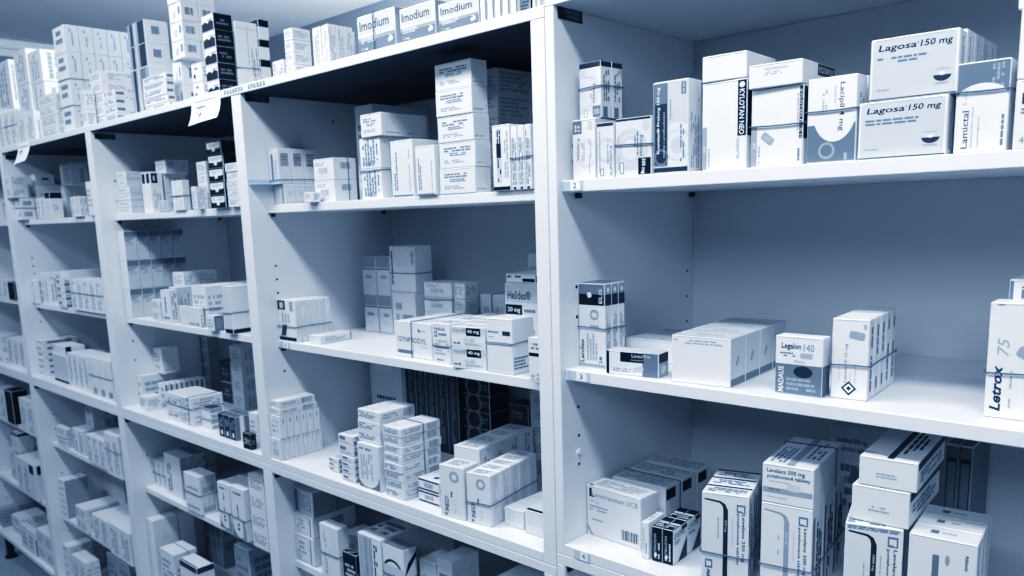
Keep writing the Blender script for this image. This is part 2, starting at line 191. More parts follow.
'sideline':[L('R',.42,.12,.58,.9,1,'G',1),L('F',.2,.2,.8,.85,3,'l',1)],
'sidemark':[R('R',.46,.66,.58,.88,'g'),L('F',.2,.2,.8,.85,3)],
'barflat':[BC('R',.62,.15,.9,.85,'g'),L('R',.08,.3,.5,.7,2),L('F',.1,.3,.9,.7,2)],
'smalldark':[R('R',.06,.1,.9,.5,'M'),R('F',.1,.5,.5,.85,'g'),L('F',.1,.15,.9,.4,2),L('R',.1,.6,.9,.9,2,'g'),L('T',.1,.2,.9,.8,3)],
'curvefoot':[R('F',.012,.012,.988,.3,'M'),E('F',.45,.3,.5,.27,'W'),R('F',.012,.3,.988,.988,'W'),L('F',.12,.2,.7,.8,5,'l',1),L('F',.1,.84,.8,.92,1,'g')],
'flatbar':[L('F',.06,.25,.8,.8,3,'g'),BC('R',.66,.15,.9,.85,'g'),L('R',.08,.3,.5,.8,2,'l'),L('T',.1,.1,.6,.8,4,'H')],
'flatstripe':[R('F',.02,.8,.98,.95,'i'),R('F',.02,.05,.98,.18,'i'),BC('F',.3,.3,.7,.68,'g'),('q','T',.6,.3,.2,.2,0,'i'),L('T',.1,.6,.9,.9,2)],
'inegy':[TX('F','INEGY',.26,.27,.3,.17,90,'D',.02),L('F',.42,.4,.52,.62,1,'i',1),RG('F',.6,.8,.2,.1,'l'),E('F',.22,.06,.07,.025,'g'),L('F',.58,.1,.63,.3,1,'l',1),L('R',.3,.08,.7,.95,2,'P',1),L('T',.2,.2,.8,.8,3,'G')],
'inegyr':[L('T',.2,.2,.8,.8,3,'G'),L('R',.3,.08,.7,.95,2,'G',1)],
'winlow':[B('F','P'),L('F',.15,.1,.85,.4,5,'i',1),L('F',.2,.42,.8,.48,1,'i'),L('F',.2,.7,.8,.8,1,'H')],
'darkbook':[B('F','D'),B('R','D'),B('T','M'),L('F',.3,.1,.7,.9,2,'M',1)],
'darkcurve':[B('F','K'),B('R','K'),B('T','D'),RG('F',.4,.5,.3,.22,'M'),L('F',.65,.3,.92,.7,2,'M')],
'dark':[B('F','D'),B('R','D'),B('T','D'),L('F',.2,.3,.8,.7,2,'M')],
'greywin':[R('F',.04,.06,.72,.94,'P'),R('F',.07,.1,.69,.9,'W'),L('F',.12,.3,.6,.8,3,'l'),R('F',.12,.12,.3,.3,'P'),R('F',.82,.04,.86,.96,'i'),R('R',.3,.35,.7,.75,'G')],
'darkwin':[B('R','G'),R('F',.04,.06,.2,.94,'g'),R('F',.24,.06,.28,.94,'g'),L('F',.3,.2,.9,.9,4,'l',1)],
'blanksoft':[L('F',.2,.1,.35,.9,2,'l',1),L('R',.6,.1,.8,.9,1,'H',1),L('F',.6,.55,.9,.9,2,'H',1)],
'blacksmall':[B('F','K'),B('R','K'),B('T','K'),('q','T',.5,.5,.4,.3,20,'G'),L('F',.15,.3,.9,.75,4,'P'),L('R',.2,.3,.8,.6,2,'M')],
'stripev':[BC('F',.06,.04,.6,.97,'g'),L('F',.66,.05,.84,.9,2,'K',1),L('T',.1,.1,.9,.4,3,'M'),B('T','G') if False else L('T',.1,.5,.9,.9,2,'G')],
'curvedark':[RG('F',.45,.6,.5,.42,'K'),R('F',.012,.012,.988,.72,'P'),L('F',.15,.05,.8,.6,5,'g',1),PO('R',[(.02,.62),(.98,.86),(.98,.93),(.3,.8)],'K'),B('T','M')],
'bigvert':[L('R',.5,.45,.56,.95,1,'l',1),L('R',.66,.3,.72,.97,1,'g',1),L('R',.74,.1,.8,.6,1,'i',1),L('R',.86,.3,.92,.85,1,'g',1),R('R',.02,.9,.98,.92,'P'),L('F',.55,.45,.62,.95,1,'l',1),L('F',.72,.3,.78,.97,1,'g',1),L('F',.76,.1,.8,.55,1,'i',1),L('F',.86,.35,.92,.8,1,'l',1),R('F',.02,.9,.75,.92,'P'),R('T',.02,.02,.98,.98,'D')],
'bwedge':[R('F',.02,.62,.98,.98,'K'),TX('F','FERMATIC',.5,.3,.7,.2,0,'g') if False else L('F',.08,.15,.9,.4,1,'g'),R('R',.02,.62,.98,.98,'K')],
'imod':[B('F','S'),B('R','S'),R('F',.03,.52,.97,.97,'P'),R('F',.012,.012,.988,.36,'M'),R('F',.012,.36,.988,.45,'G'),TX('F','Imodium',.45,.74,.78,.24,0,'D',.012),L('F',.08,.3,.5,.44,3,'H'),TX('F','1 mg',.18,.16,.16,.07,0,'W',.02),E('F',.82,.28,.1,.09,'P'),E('F',.77,.28,.09,.09,'M'),('q','F',.86,.26,.12,.1,10,'W')],
'spine':[R('F',.72,.012,.985,.985,'M'),R('F',.5,.2,.66,.8,'H')],
'darktop':[B('F','M'),B('R','D'),L('F',.1,.2,.9,.8,3,'D')],
'blackzig':[B('R','K'),B('T','K'),PO('F',[(.02,.02),(.98,.02),(.98,.5),(.7,.62),(.5,.45),(.3,.6),(.02,.45)],'K'),R('F',.5,.62,.98,.7,'G'),L('R',.15,.3,.85,.7,2,'M')],
'whitedot':[E('F',.28,.3,.1,.13,'i'),L('F',.3,.6,.7,.8,1,'g'),L('R',.1,.2,.9,.8,3)],
'flatdkends':[R('R',.15,.35,.85,.75,'M'),L('F',.08,.3,.92,.8,2,'g'),L('T',.1,.1,.9,.9,4,'H')],
'shiny':[B('F','S'),R('F',.15,.02,.3,.98,'D'),R('F',.55,.02,.8,.98,'M'),R('F',.4,.02,.46,.98,'W'),L('R',.2,.3,.8,.7,2)],
'shinybar':[B('F','S'),R('F',.15,.02,.3,.98,'D'),R('F',.6,.02,.95,.98,'D'),R('F',.4,.02,.46,.98,'W'),R('R',.28,.4,.62,.75,'G'),BC('R',.28,.4,.62,.75,'g'),L('R',.1,.15,.8,.2,1,'P')],
'letteri':[B('R','P'),L('R',.45,.25,.62,.75,1,'g',1),E('R',.4,.8,.06,.06,'g'),L('F',.2,.3,.8,.9,2,'g'),B('T','P')],
'fourlines':[L('F',.15,.3,.85,.75,2,'l'),R('F',.1,.05,.9,.15,'P'),B('R','P'),L('R',.1,.45,.9,.55,1,'H')],
'vblacktop':[R('F',.15,.72,.85,.96,'K'),R('R',.1,.72,.6,.96,'K'),R('R',.25,.78,.4,.9,'P'),L('R',.2,.1,.8,.6,3,'l',1)],
'glossy':[R('F',.3,.02,.5,.98,'H'),R('R',.02,.02,.98,.98,'P'),L('F',.6,.1,.9,.9,2,'P',1)],
'blackbow':[B('F','K'),B('R','K'),B('T','D'),PO('F',[(.06,.45),(.2,.4),(.38,.42),(.42,.2),(.58,.2),(.62,.42),(.8,.4),(.94,.45),(.94,.88),(.06,.88)],'W'),L('F',.15,.55,.85,.8,2,'l')],
'gridlid':[B('R','P'),R('R',.02,.8,.98,.985,'M'),PO('R',[(.02,.62),(.7,.7),(.98,.78),(.98,.8),(.02,.8)],'G'),L('R',.2,.5,.8,.66,2,'G'),R('F',.35,.02,.6,.98,'W'),B('T','D')],
'whitedash':[L('F',.4,.3,.6,.8,1,'i',1),L('F',.15,.1,.85,.2,1,'g'),L('R',.2,.1,.8,.9,2,'G',1)],
'whitebar':[BC('F',.45,.06,.95,.22,'g'),L('F',.1,.5,.8,.8,2,'H'),L('R',.2,.1,.8,.8,2,'g',1),R('R',.3,.02,.7,.06,'i')],
'greyplain':[B('R','G'),L('F',.1,.3,.9,.8,3,'l'),B('T','H')],
'greyside':[B('R','M'),L('R',.2,.2,.8,.8,4,'G'),L('F',.1,.2,.9,.8,3,'l'),R('F',.6,.3,.95,.6,'P')],
'whiteblackfoot':[R('F',.02,.015,.98,.1,'K'),R('R',.02,.015,.98,.1,'K'),R('F',.02,.1,.98,.98,'P'),L('R',.1,.4,.9,.5,1,'H')],
'dashtop':[B('R','P'),R('T',.7,.1,.9,.5,'D'),R('R',.1,.6,.4,.95,'D'),L('F',.2,.3,.8,.9,2),L('T',.1,.2,.6,.8,2,'H')],
'banded':[L('F',.08,.3,.5,.5,2,'i'),L('F',.1,.55,.6,.7,1,'l'),L('F',.55,.15,.9,.9,4,'l'),L('R',.1,.15,.9,.85,4,'l'),L('T',.06,.1,.94,.9,5,'H')],
'banded2':[L('F',.1,.2,.9,.35,2,'g'),L('R',.1,.1,.9,.9,3,'P',1),BC('R',.2,.1,.85,.4,'g'),L('T',.06,.1,.94,.9,4,'H')],
'darktopw':[B('T','D'),R('F',.02,.75,.98,.98,'G'),R('R',.02,.6,.98,.98,'G'),L('R',.1,.1,.9,.4,2,'g')],
'darkfan':[B('F','D'),B('T','M'),R('R',.02,.02,.5,.98,'M'),R('F',.35,.12,.65,.3,'W'),L('F',.2,.45,.8,.85,2,'G',1),L('T',.1,.1,.9,.5,2,'D')],
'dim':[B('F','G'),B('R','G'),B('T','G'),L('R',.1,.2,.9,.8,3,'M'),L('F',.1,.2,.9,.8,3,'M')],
'greybig':[B('R','P'),L('R',.1,.05,.9,.95,6,'G',1),L('F',.12,.1,.4,.8,2,'g',1),B('T','G')],
'roundfoot':[R('F',.012,.012,.988,.25,'M'),E('F',.5,.25,.45,.22,'W'),R('F',.06,.25,.94,.95,'W'),E('F',.45,.28,.07,.03,'i'),E('F',.45,.2,.07,.03,'i'),L('F',.4,.4,.55,.8,1,'g',1),R('F',.75,.02,.95,.4,'G'),L('F',.2,.85,.8,.93,1,'g')],
'circ':[RG('F',.55,.45,.28,.18,'G'),L('F',.1,.75,.9,.9,1,'g'),L('F',.1,.08,.6,.2,1,'P')],
'darkrim':[R('F',.02,.86,.98,.985,'D'),R('R',.02,.86,.98,.985,'D'),R('T',.02,.02,.98,.1,'D'),R('T',.02,.88,.98,.98,'D'),L('F',.1,.3,.9,.6,3,'P')],
'dashside':[R('R',.35,.45,.7,.65,'i'),R('F',.2,.3,.8,.7,'H'),B('R','P') if False else L('R',.1,.15,.9,.25,1,'P')],
'blacktop':[R('F',.02,.76,.98,.985,'K'),R('R',.02,.76,.98,.985,'K'),L('R',.2,.3,.6,.5,3,'l'),L('F',.2,.1,.8,.7,3,'P',1)],
'blackend':[R('R',.02,.02,.3,.98,'K'),R('F',.02,.3,.2,.98,'P'),L('R',.4,.3,.9,.7,2,'H')],
'black':[B('F','K'),B('R','K'),B('T','K')],
'blackgap':[R('R',.3,.05,.7,.7,'K'),L('F',.2,.2,.8,.8,3,'l')],
'whiteplain':[],
}
FR={'F':((-1,-1,-1),(1,0,0),(0,0,1),(0,-1,0)),'R':((1,-1,-1),(0,1,0),(0,0,1),(1,0,0)),'T':((-1,-1,1),(1,0,0),(0,1,0),(0,0,1))}
MCACHE={}
def carton_mesh(style,w,d,h,var):
    key=(style,round(w*1000),round(d*1000),round(h*1000),var)
    if key in MCACHE: return MCACHE[key]
    rnd=random.Random(str((style,var,round(w*100))))
    mb=MB();mb.box(-w/2,w/2,-d/2,d/2,0,h,.0009,0)
    dims={'F':(w,h),'R':(d,h),'T':(w,d)}
    cnt=[0]
    def put(face,pts,fs,col):
        o,eu,ev,nn=FR[face];W_,H_=dims[face];o=Vector((o[0]*w/2,o[1]*d/2,0 if o[2]<0 else h))
        eu=Vector(eu)*W_;ev=Vector(ev)*H_;off=Vector(nn)*(.00012+.000022*cnt[0])
        mb.add([o+eu*a+ev*b_+off for a,b_ in pts],fs,PK.index(col));cnt[0]+=1
    def rect(face,a,b_,c,e,col): put(face,[(a,b_),(c,b_),(c,e),(a,e)],[(0,1,2,3)],col)
    # tuck-in flap: a fine slit line below the top edge on the front face, a lid edge line on the side
    if min(w,h)>.015 and style not in('black','darkbook'):
        rect('F',.06,1-.0022/h,.94,1-.0016/h,'l')
    for it in STY[style]:
        k,face=it[0],it[1];W_,H_=dims[face]
        if k=='r': rect(face,*it[2:6],it[6])
        elif k=='n':
            u0,v0,u1,v1,n,col,vert=it[2:]
            pts=[];fs=[]
            for i in range(n):
                a=(i+.5)/n;p=0.0
                th=.30/n
                while p<1:
                    ln=rnd.uniform(.06,.22);q=min(1,p+ln)
                    if rnd.random()<.86:
                        if vert: ua=u0+(u1-u0)*(a-th);ub=u0+(u1-u0)*(a+th);va=v0+(v1-v0)*p;vb=v0+(v1-v0)*q
                        else: va=v0+(v1-v0)*(a-th);vb=v0+(v1-v0)*(a+th);ua=u0+(u1-u0)*p;ub=u0+(u1-u0)*q
                        b0=len(pts);pts+=[(ua,va),(ub,va),(ub,vb),(ua,vb)];fs.append((b0,b0+1,b0+2,b0+3))
                    p=q+.025
                    if p>.75 and rnd.random()<.4: break
            put(face,pts,fs,col)
        elif k=='b':
            u0,v0,u1,v1,col,vert=it[2:];pts=[];fs=[];p=0.
            while p<1:
                q=min(1,p+rnd.choice((.02,.035,.06)))
                if vert: A=(u0,v0+(v1-v0)*p,u1,v0+(v1-v0)*q)
                else: A=(u0+(u1-u0)*p,v0,u0+(u1-u0)*q,v1)
                b0=len(pts);pts+=[(A[0],A[1]),(A[2],A[1]),(A[2],A[3]),(A[0],A[3])];fs.append((b0,b0+1,b0+2,b0+3));p=q+rnd.choice((.02,.035,.05))
            put(face,pts,fs,col)
        elif k=='t':
            st,cu,cv,ln,hg,rot,col,bo,ital=it[2:]
            vs,f2=text_mesh(st,bo,ital);out=[]
            # ln and hg are fractions of the face along and across the line of writing
            for a,b_ in vs:
                a-=.5;b_-=.5
                if rot==0: out.append((cu+a*ln,cv+b_*hg))
                elif rot==90: out.append((cu-b_*hg,cv+a*ln))
                else: out.append((cu+b_*hg,cv-a*ln))
            put(face,out,f2,col)
        elif k=='e':
            cu,cv,ru,rv,col=it[2:];n=28
            put(face,[(min(.99,max(.01,cu+ru*math.cos(2*math.pi*j/n))),min(.99,max(.01,cv+rv*math.sin(2*math.pi*j/n)))) for j in range(n)],[tuple(range(n))],col)
        elif k=='g':
            cu,cv,r0,r1,col=it[2:];n=32;pts=[];fs=[];asp=W_/H_
            cl=lambda q:min(.99,max(.01,q))
            for j in range(n):
                an=2*math.pi*j/n
                for r in(r0,r1): pts.append((cl(cu+r*math.cos(an)),cl(cv+r*asp*math.sin(an))))
            for j in range(n): e=(j+1)%n;fs.append((2*j,2*e,2*e+1,2*j+1))
            put(face,pts,fs,col)
        elif k=='p': put(face,it[2],[tuple(range(len(it[2])))],it[3])
        elif k=='q':
            cu,cv,lu,lv,rot,col=it[2:];r=math.radians(rot);asp=W_/H_;pts=[]
            lx=lu/2;ly=lv/2/asp if False else lv/2*H_/W_
            n=6
            for sx,sy,a0 in((1,1,0),(-1,1,90),(-1,-1,180),(1,-1,270)):
                for j in range(n+1):
                    an=math.radians(a0+90*j/n);rr=min(lx,ly)*.6 if rot!=45 else min(lx,ly)*.05
                    x=sx*(lx-rr)+rr*math.cos(an);y=sy*(ly-rr)+rr*math.sin(an)
                    pts.append((cu+(x*math.cos(r)-y*math.sin(r)),cv+(x*math.sin(r)+y*math.cos(r))*asp))
            put(face,pts,[tuple(range(len(pts)))],col)
    me=bpy.data.meshes.new('medicine_box');me.from_pydata(mb.v,[],mb.f)
    for c in PK: me.materials.append(PAL[c])
    # base card colour is white; slot 0
    me.polygons.foreach_set('material_index',mb.m);me.update()
    MCACHE[key]=me;return me
BOXES=[
('medicine_box', [0.4942, 0.0408, 1.5796], 3, [0.0829, 0.0328, 0.0625], 'lagosa', 'upper of two bold-lettered wide cartons on right cabinet upper shelf', None),
('medicine_box', [0.4877, 0.0322, 1.5195], 0, [0.0862, 0.0231, 0.0593], 'lagosa', 'lower of two bold-lettered wide cartons on right cabinet upper shelf', None),
('medicine_box', [0.5605, 0.035, 1.5195], 0, [0.0456, 0.0288, 0.0865], 'lamictal', 'frontmost carton with white half-round panel on right cabinet upper shelf', 'carton with white half-round panel on right cabinet upper shelf'),
('medicine_box', [0.4152, 0.035, 1.5195], 0, [0.0534, 0.0288, 0.0916], 'lacipil', 'white carton with curved grey foot on right cabinet upper shelf', None),
('medicine_box', [0.2959, 0.0275, 0.9745], 16, [0.0603, 0.0321, 0.1352], 'lev250', 'frontmost tall banded carton with dark vertical band on right cabinet lower shelf', 'tall banded carton with dark vertical band on right cabinet lower shelf'),
('medicine_box', [0.213, 0.0366, 1.5195], 0, [0.0514, 0.0321, 0.1144], 'kvpro', 'taller grey swirl carton with dark title panel on right cabinet upper shelf', None),
('medicine_box', [0.367, 0.0931, 1.1077], 7, [0.0622, 0.1338, 0.0506], 'lev500t', 'carton lying on tall grey-banded cartons on right cabinet lower shelf', None),
('medicine_box', [0.6091, 0.0695, 1.2463], 0, [0.0709, 0.0338, 0.1219], 'letrox', 'tall white carton with bold sideways lettering on right cabinet middle shelf', None),
('medicine_box', [0.2858, 0.072, 1.5195], 0, [0.0587, 0.0988, 0.1043], 'kyl', 'white carton with black title strip on right cabinet upper shelf', None),
('medicine_box', [0.3519, 0.077, 1.5195], 0, [0.0621, 0.1088, 0.0883], 'kylp', 'white tablet-pictured carton under banded lid carton on right cabinet upper shelf', None),
('medicine_box', [0.3717, 0.0526, 0.9745], 7, [0.0622, 0.0521, 0.1324], 'lev500', 'frontmost tall carton with grey vertical band on right cabinet lower shelf', 'tall carton with grey vertical band on right cabinet lower shelf'),
('medicine_box', [0.4858, 0.0967, 1.1562], 4, [0.0605, 0.1488, 0.0341], 'flatqr', 'upper flat carton on tall stack on right cabinet lower shelf', None),
('medicine_box', [0.2544, 0.0481, 1.2463], 3.63, [0.0823, 0.0471, 0.0635], 'whiterow', 'frontmost large blank carton of four in row on right cabinet middle shelf', 'large blank carton of four in row on right cabinet middle shelf'),
('medicine_box', [0.0947, 0.0775, 0.9745], -2.16, [0.1014, 0.0443, 0.0806], 'ucb', 'large white carton with barcode corner on right cabinet lower shelf', None),
('medicine_box', [0.55, 0.0345, 0.9745], 5, [0.0657, 0.0338, 0.1394], 'abbott', 'frontmost tall carton at right, oval tablet print on right cabinet lower shelf', 'tall carton at right, oval tablet print on right cabinet lower shelf'),
('medicine_box', [0.4348, 0.0604, 1.2463], 4, [0.0408, 0.0238, 0.0955], 'leponex', 'frontmost slim white upright carton, diamond logo on right cabinet middle shelf', 'slim white upright carton, diamond logo on right cabinet middle shelf'),
('medicine_box', [0.3797, 0.0493, 1.2463], 0.35, [0.0578, 0.0229, 0.0716], 'legalon', 'small two-tone carton, dark lower half on right cabinet middle shelf', None),
('medicine_box', [0.476, 0.0385, 0.9745], 14, [0.06, 0.0521, 0.1376], 'lev1000', 'frontmost tall carton below two flat cartons on right cabinet lower shelf', 'tall carton below two flat cartons on right cabinet lower shelf'),
('medicine_box', [0.4809, 0.0953, 1.1129], 3, [0.0609, 0.1488, 0.0424], 'flatqr', 'lower flat carton on tall stack on right cabinet lower shelf', None),
('medicine_box', [-0.4802, 0.12, 0.6934], 0, [0.0746, 0.1988, 0.1496], 'stripev', 'tall carton with vertical line print on fourth bay fourth shelf', None),
('medicine_box', [0.0668, 0.0526, 1.2463], 0, [0.0473, 0.016, 0.1247], 'landex', 'frontmost tall carton with large grey number on right cabinet middle shelf', 'tall carton with large grey number on right cabinet middle shelf'),
('medicine_box', [-0.1227, 0.0723, 1.2145], 0.65, [0.0578, 0.0545, 0.0917], 'whiteband', 'large white cube-like banded carton on fourth bay second shelf', None),
('medicine_box', [0.1563, 0.044, 1.5195], 2, [0.0547, 0.0488, 0.0752], 'kvc3', 'frontmost swirl carton with black strength square on right cabinet upper shelf', 'swirl carton with black strength square on right cabinet upper shelf'),
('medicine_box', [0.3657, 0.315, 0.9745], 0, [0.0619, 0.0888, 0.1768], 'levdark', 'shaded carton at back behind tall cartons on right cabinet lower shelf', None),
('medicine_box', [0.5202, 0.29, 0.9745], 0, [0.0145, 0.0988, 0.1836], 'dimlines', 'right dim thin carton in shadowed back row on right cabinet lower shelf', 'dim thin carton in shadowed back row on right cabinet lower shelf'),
('medicine_box', [0.3493, 0.0685, 1.6086], 2, [0.063, 0.1022, 0.0267], 'kylpt', 'white carton lying flat, black strip on side on right cabinet upper shelf', None),
('medicine_box', [-0.5817, 0.255, 1.3137], 0, [0.0852, 0.0488, 0.0999], 'bar3', 'upper carton of banded back pair on fourth bay second shelf', None),
('medicine_box', [-0.1585, 0.0309, 0.9508], 8.64, [0.0503, 0.0286, 0.0905], 'inegy', 'frontmost tall carton in banded lettered row on fourth bay third shelf', 'tall carton in banded lettered row on fourth bay third shelf'),
('medicine_box', [0.0766, 0.0472, 1.6019], -2, [0.0379, 0.0238, 0.076], 'kvb', 'frontmost dark-topped narrow carton stacked by upright on right cabinet upper shelf', 'dark-topped narrow carton stacked by upright on right cabinet upper shelf'),
('medicine_box', [0.1488, 0.0384, 1.2463], 6.71, [0.0815, 0.0303, 0.0336], 'lanz', 'low carton, dark block and grey corner on right cabinet middle shelf', None),
('medicine_box', [-0.2167, 0.0309, 0.9508], 7, [0.054, 0.0438, 0.0948], 'inegy', 'left tall carton, vertical dark lettering on fourth bay third shelf', None),
('medicine_box', [-0.4345, 0.1063, 1.6235], 0, [0.0611, 0.1113, 0.0412], 'textfront', 'carton lying crosswise on upright pair on fourth bay upper shelf', None),
('medicine_box', [-0.3464, 0.105, 1.5107], 0, [0.0604, 0.1188, 0.099], 'side1', 'broad white carton left of slim one on fourth bay upper shelf', None),
('medicine_box', [-0.3661, 0.035, 1.7574], 0, [0.103, 0.0288, 0.0663], 'imod', 'silvery word-lettered carton, left of three atop fourth bay', None),
('medicine_box', [0.2839, 0.0645, 1.6246], 2, [0.0568, 0.0858, 0.0304], 'plainbig', 'blank white carton lying across banded carton on right cabinet upper shelf', None),
('medicine_box', [0.0734, 0.044, 1.5195], 0, [0.0392, 0.0428, 0.0816], 'kva', 'frontmost swirl-printed carton below narrow stack on right cabinet upper shelf', 'swirl-printed carton below narrow stack on right cabinet upper shelf'),
('medicine_box', [-0.358, 0.0959, 1.2145], -0.89, [0.1053, 0.0688, 0.0673], 'gynp', 'frontmost white carton with large thin lettering on fourth bay second shelf', 'white carton with large thin lettering on fourth bay second shelf'),
('medicine_box', [-1.5978, 0.0963, 0.5009], 0, [0.0449, 0.1273, 0.0951], 'plainbig', 'topmost large grey carton in back block on third bay fifth shelf', 'large grey carton in back block on third bay fifth shelf'),
('medicine_box', [-0.9665, 0.1066, 1.7574], 0, [0.0608, 0.0551, 0.1643], 'bigvert', 'big white carton with vertical lettering atop third bay right end', None),
('medicine_box', [-0.2028, 0.0594, 1.6785], 0.11, [0.0843, 0.0374, 0.0416], 'textfront', 'topmost white carton in five-high front stack on fourth bay upper shelf', 'white carton in five-high front stack on fourth bay upper shelf'),
('medicine_box', [-0.2022, 0.0582, 1.6366], 0.2, [0.0843, 0.0374, 0.0416], 'textfront', 'second down white carton in five-high front stack on fourth bay upper shelf', 'white carton in five-high front stack on fourth bay upper shelf'),
('medicine_box', [-0.2019, 0.0596, 1.5946], 0.21, [0.0843, 0.0374, 0.0416], 'textfront', 'third down white carton in five-high front stack on fourth bay upper shelf', 'white carton in five-high front stack on fourth bay upper shelf'),
('medicine_box', [-0.2011, 0.0604, 1.5527], 0.2, [0.0843, 0.0374, 0.0416], 'textfront', 'fourth down white carton in five-high front stack on fourth bay upper shelf', 'white carton in five-high front stack on fourth bay upper shelf'),
('medicine_box', [0.0996, 0.1392, 0.9745], 1, [0.0968, 0.0489, 0.0802], 'ucbr', 'frontmost large carton with black side square on right cabinet lower shelf', 'large carton with black side square on right cabinet lower shelf'),
('medicine_box', [-0.6386, 0.0447, 0.6934], 0, [0.0676, 0.0281, 0.1276], 'blanksoft', 'tall blank white banded carton on fourth bay fourth shelf', None),
('medicine_box', [-0.257, 0.033, 1.7574], 0, [0.0872, 0.0288, 0.0572], 'imod', 'silvery word-lettered carton, middle of three atop fourth bay', None),
('medicine_box', [-0.2025, 0.0597, 1.5107], 0.11, [0.0843, 0.0374, 0.0416], 'textfront', 'bottom white carton in five-high front stack on fourth bay upper shelf', 'white carton in five-high front stack on fourth bay upper shelf'),
('medicine_box', [-0.6887, 0.285, 0.9508], 0, [0.1159, 0.0688, 0.2346], 'winlow', 'tall pale carton at back on fourth bay third shelf', None),
('medicine_box', [-0.0963, 0.065, 1.5107], 0, [0.0367, 0.0588, 0.1002], 'vblack', 'carton with bold black vertical title on fourth bay upper shelf', None),
('medicine_box', [-0.4535, 0.0412, 0.9508], 0, [0.0674, 0.0588, 0.0911], 'curvefoot', 'carton with rounded white front print on fourth bay third shelf', None),
('medicine_box', [-0.9932, 0.065, 1.2145], 0, [0.0372, 0.0688, 0.1144], 'whiteblackfoot', 'frontmost large white carton with black foot on third bay second shelf', 'large white carton with black foot on third bay second shelf'),
('medicine_box', [-0.275, 0.086, 1.5107], 0, [0.0493, 0.0988, 0.0832], 'side1', 'slim white carton before five-high stack on fourth bay upper shelf', None),
('medicine_box', [-0.4025, 0.0347, 0.6934], 0, [0.0641, 0.0322, 0.1492], 'curvedark', 'tall carton with dark arc print on fourth bay fourth shelf', None),
('medicine_box', [0.0988, 0.1892, 0.9745], 1, [0.0968, 0.0489, 0.0802], 'ucbr', 'middle large carton with black side square on right cabinet lower shelf', 'large carton with black side square on right cabinet lower shelf'),
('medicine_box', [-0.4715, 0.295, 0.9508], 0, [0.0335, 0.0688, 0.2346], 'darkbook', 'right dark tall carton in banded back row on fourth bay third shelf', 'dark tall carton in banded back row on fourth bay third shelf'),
('medicine_box', [-0.1594, 0.031, 1.7574], 0, [0.0895, 0.0288, 0.0459], 'imod', 'silvery word-lettered carton, right of three atop fourth bay', None),
('medicine_box', [-0.7603, 0.0825, 0.8105], 0, [0.0762, 0.0638, 0.0596], 'darkwin', 'frontmost top strapped carton on window cartons on fourth bay fourth shelf', 'top strapped carton on window cartons on fourth bay fourth shelf'),
('medicine_box', [-1.0125, 0.045, 0.6934], 0, [0.0661, 0.0488, 0.1349], 'roundfoot', 'frontmost right round-printed carton in banded group on third bay fourth shelf', 'right round-printed carton in banded group on third bay fourth shelf'),
('medicine_box', [-1.0956, 0.14, 0.5209], 0, [0.0722, 0.1588, 0.1151], 'dim', 'topmost shaded grey carton at right front on third bay fifth shelf', 'shaded grey carton at right front on third bay fifth shelf'),
('medicine_box', [-0.1859, 0.22, 1.2829], 0, [0.0844, 0.0888, 0.068], 'helides', 'topmost wide carton with dark strength label on fourth bay second shelf', 'wide carton with dark strength label on fourth bay second shelf'),
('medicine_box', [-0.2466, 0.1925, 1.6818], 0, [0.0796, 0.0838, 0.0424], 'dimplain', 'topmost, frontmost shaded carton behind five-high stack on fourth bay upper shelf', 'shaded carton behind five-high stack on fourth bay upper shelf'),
('medicine_box', [0.1115, 0.07, 1.5195], 0, [0.0282, 0.0988, 0.0733], 'kvc', 'dark-lidded swirl-printed carton in front on right cabinet upper shelf', None),
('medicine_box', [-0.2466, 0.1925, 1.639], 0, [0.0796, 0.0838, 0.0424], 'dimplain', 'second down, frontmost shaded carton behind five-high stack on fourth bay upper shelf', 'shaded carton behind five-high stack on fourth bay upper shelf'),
('medicine_box', [-1.2928, 0.0676, 0.9887], 0, [0.1483, 0.09, 0.0375], 'banded', 'topmost large carton in strapped front pair on third bay third shelf', 'large carton in strapped front pair on third bay third shelf'),
('medicine_box', [-0.4481, 0.0975, 1.5669], 0, [0.0615, 0.0838, 0.0558], 'linesv', 'topmost upright carton with vertical lettering lines on fourth bay upper shelf', 'upright carton with vertical lettering lines on fourth bay upper shelf'),
('medicine_box', [-1.4601, 0.0787, 0.6934], 0, [0.1023, 0.0361, 0.1249], 'greybig', 'frontmost tall grey-topped carton in middle on third bay fourth shelf', 'tall grey-topped carton in middle on third bay fourth shelf'),
('medicine_box', [0.2514, 0.0962, 1.2463], 3.63, [0.0823, 0.0471, 0.0635], 'whiterow', 'second back large blank carton of four in row on right cabinet middle shelf', 'large blank carton of four in row on right cabinet middle shelf'),
('medicine_box', [-0.5968, 0.24, 1.5107], 0, [0.0574, 0.1588, 0.1958], 'textfront', 'shaded carton behind crosswise carton on fourth bay upper shelf', None),
('medicine_box', [0.1988, 0.0593, 0.9745], 4, [0.016, 0.0433, 0.0526], 'levb', 'frontmost, right small black-fronted carton with white lettering on right cabinet lower shelf', 'small black-fronted carton with white lettering on right cabinet lower shelf'),
('medicine_box', [-0.4565, 0.0657, 1.0858], 0.04, [0.0696, 0.0888, 0.0212], 'flatbar', 'topmost flat carton above rounded-print carton on fourth bay third shelf', 'flat carton above rounded-print carton on fourth bay third shelf'),
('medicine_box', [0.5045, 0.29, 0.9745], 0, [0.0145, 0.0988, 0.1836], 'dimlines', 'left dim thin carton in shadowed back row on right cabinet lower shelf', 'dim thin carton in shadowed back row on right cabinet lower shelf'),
('medicine_box', [-0.7612, 0.107, 0.7618], 0, [0.0745, 0.1188, 0.0479], 'greywin', 'middle of three stacked window cartons on fourth bay fourth shelf', None),
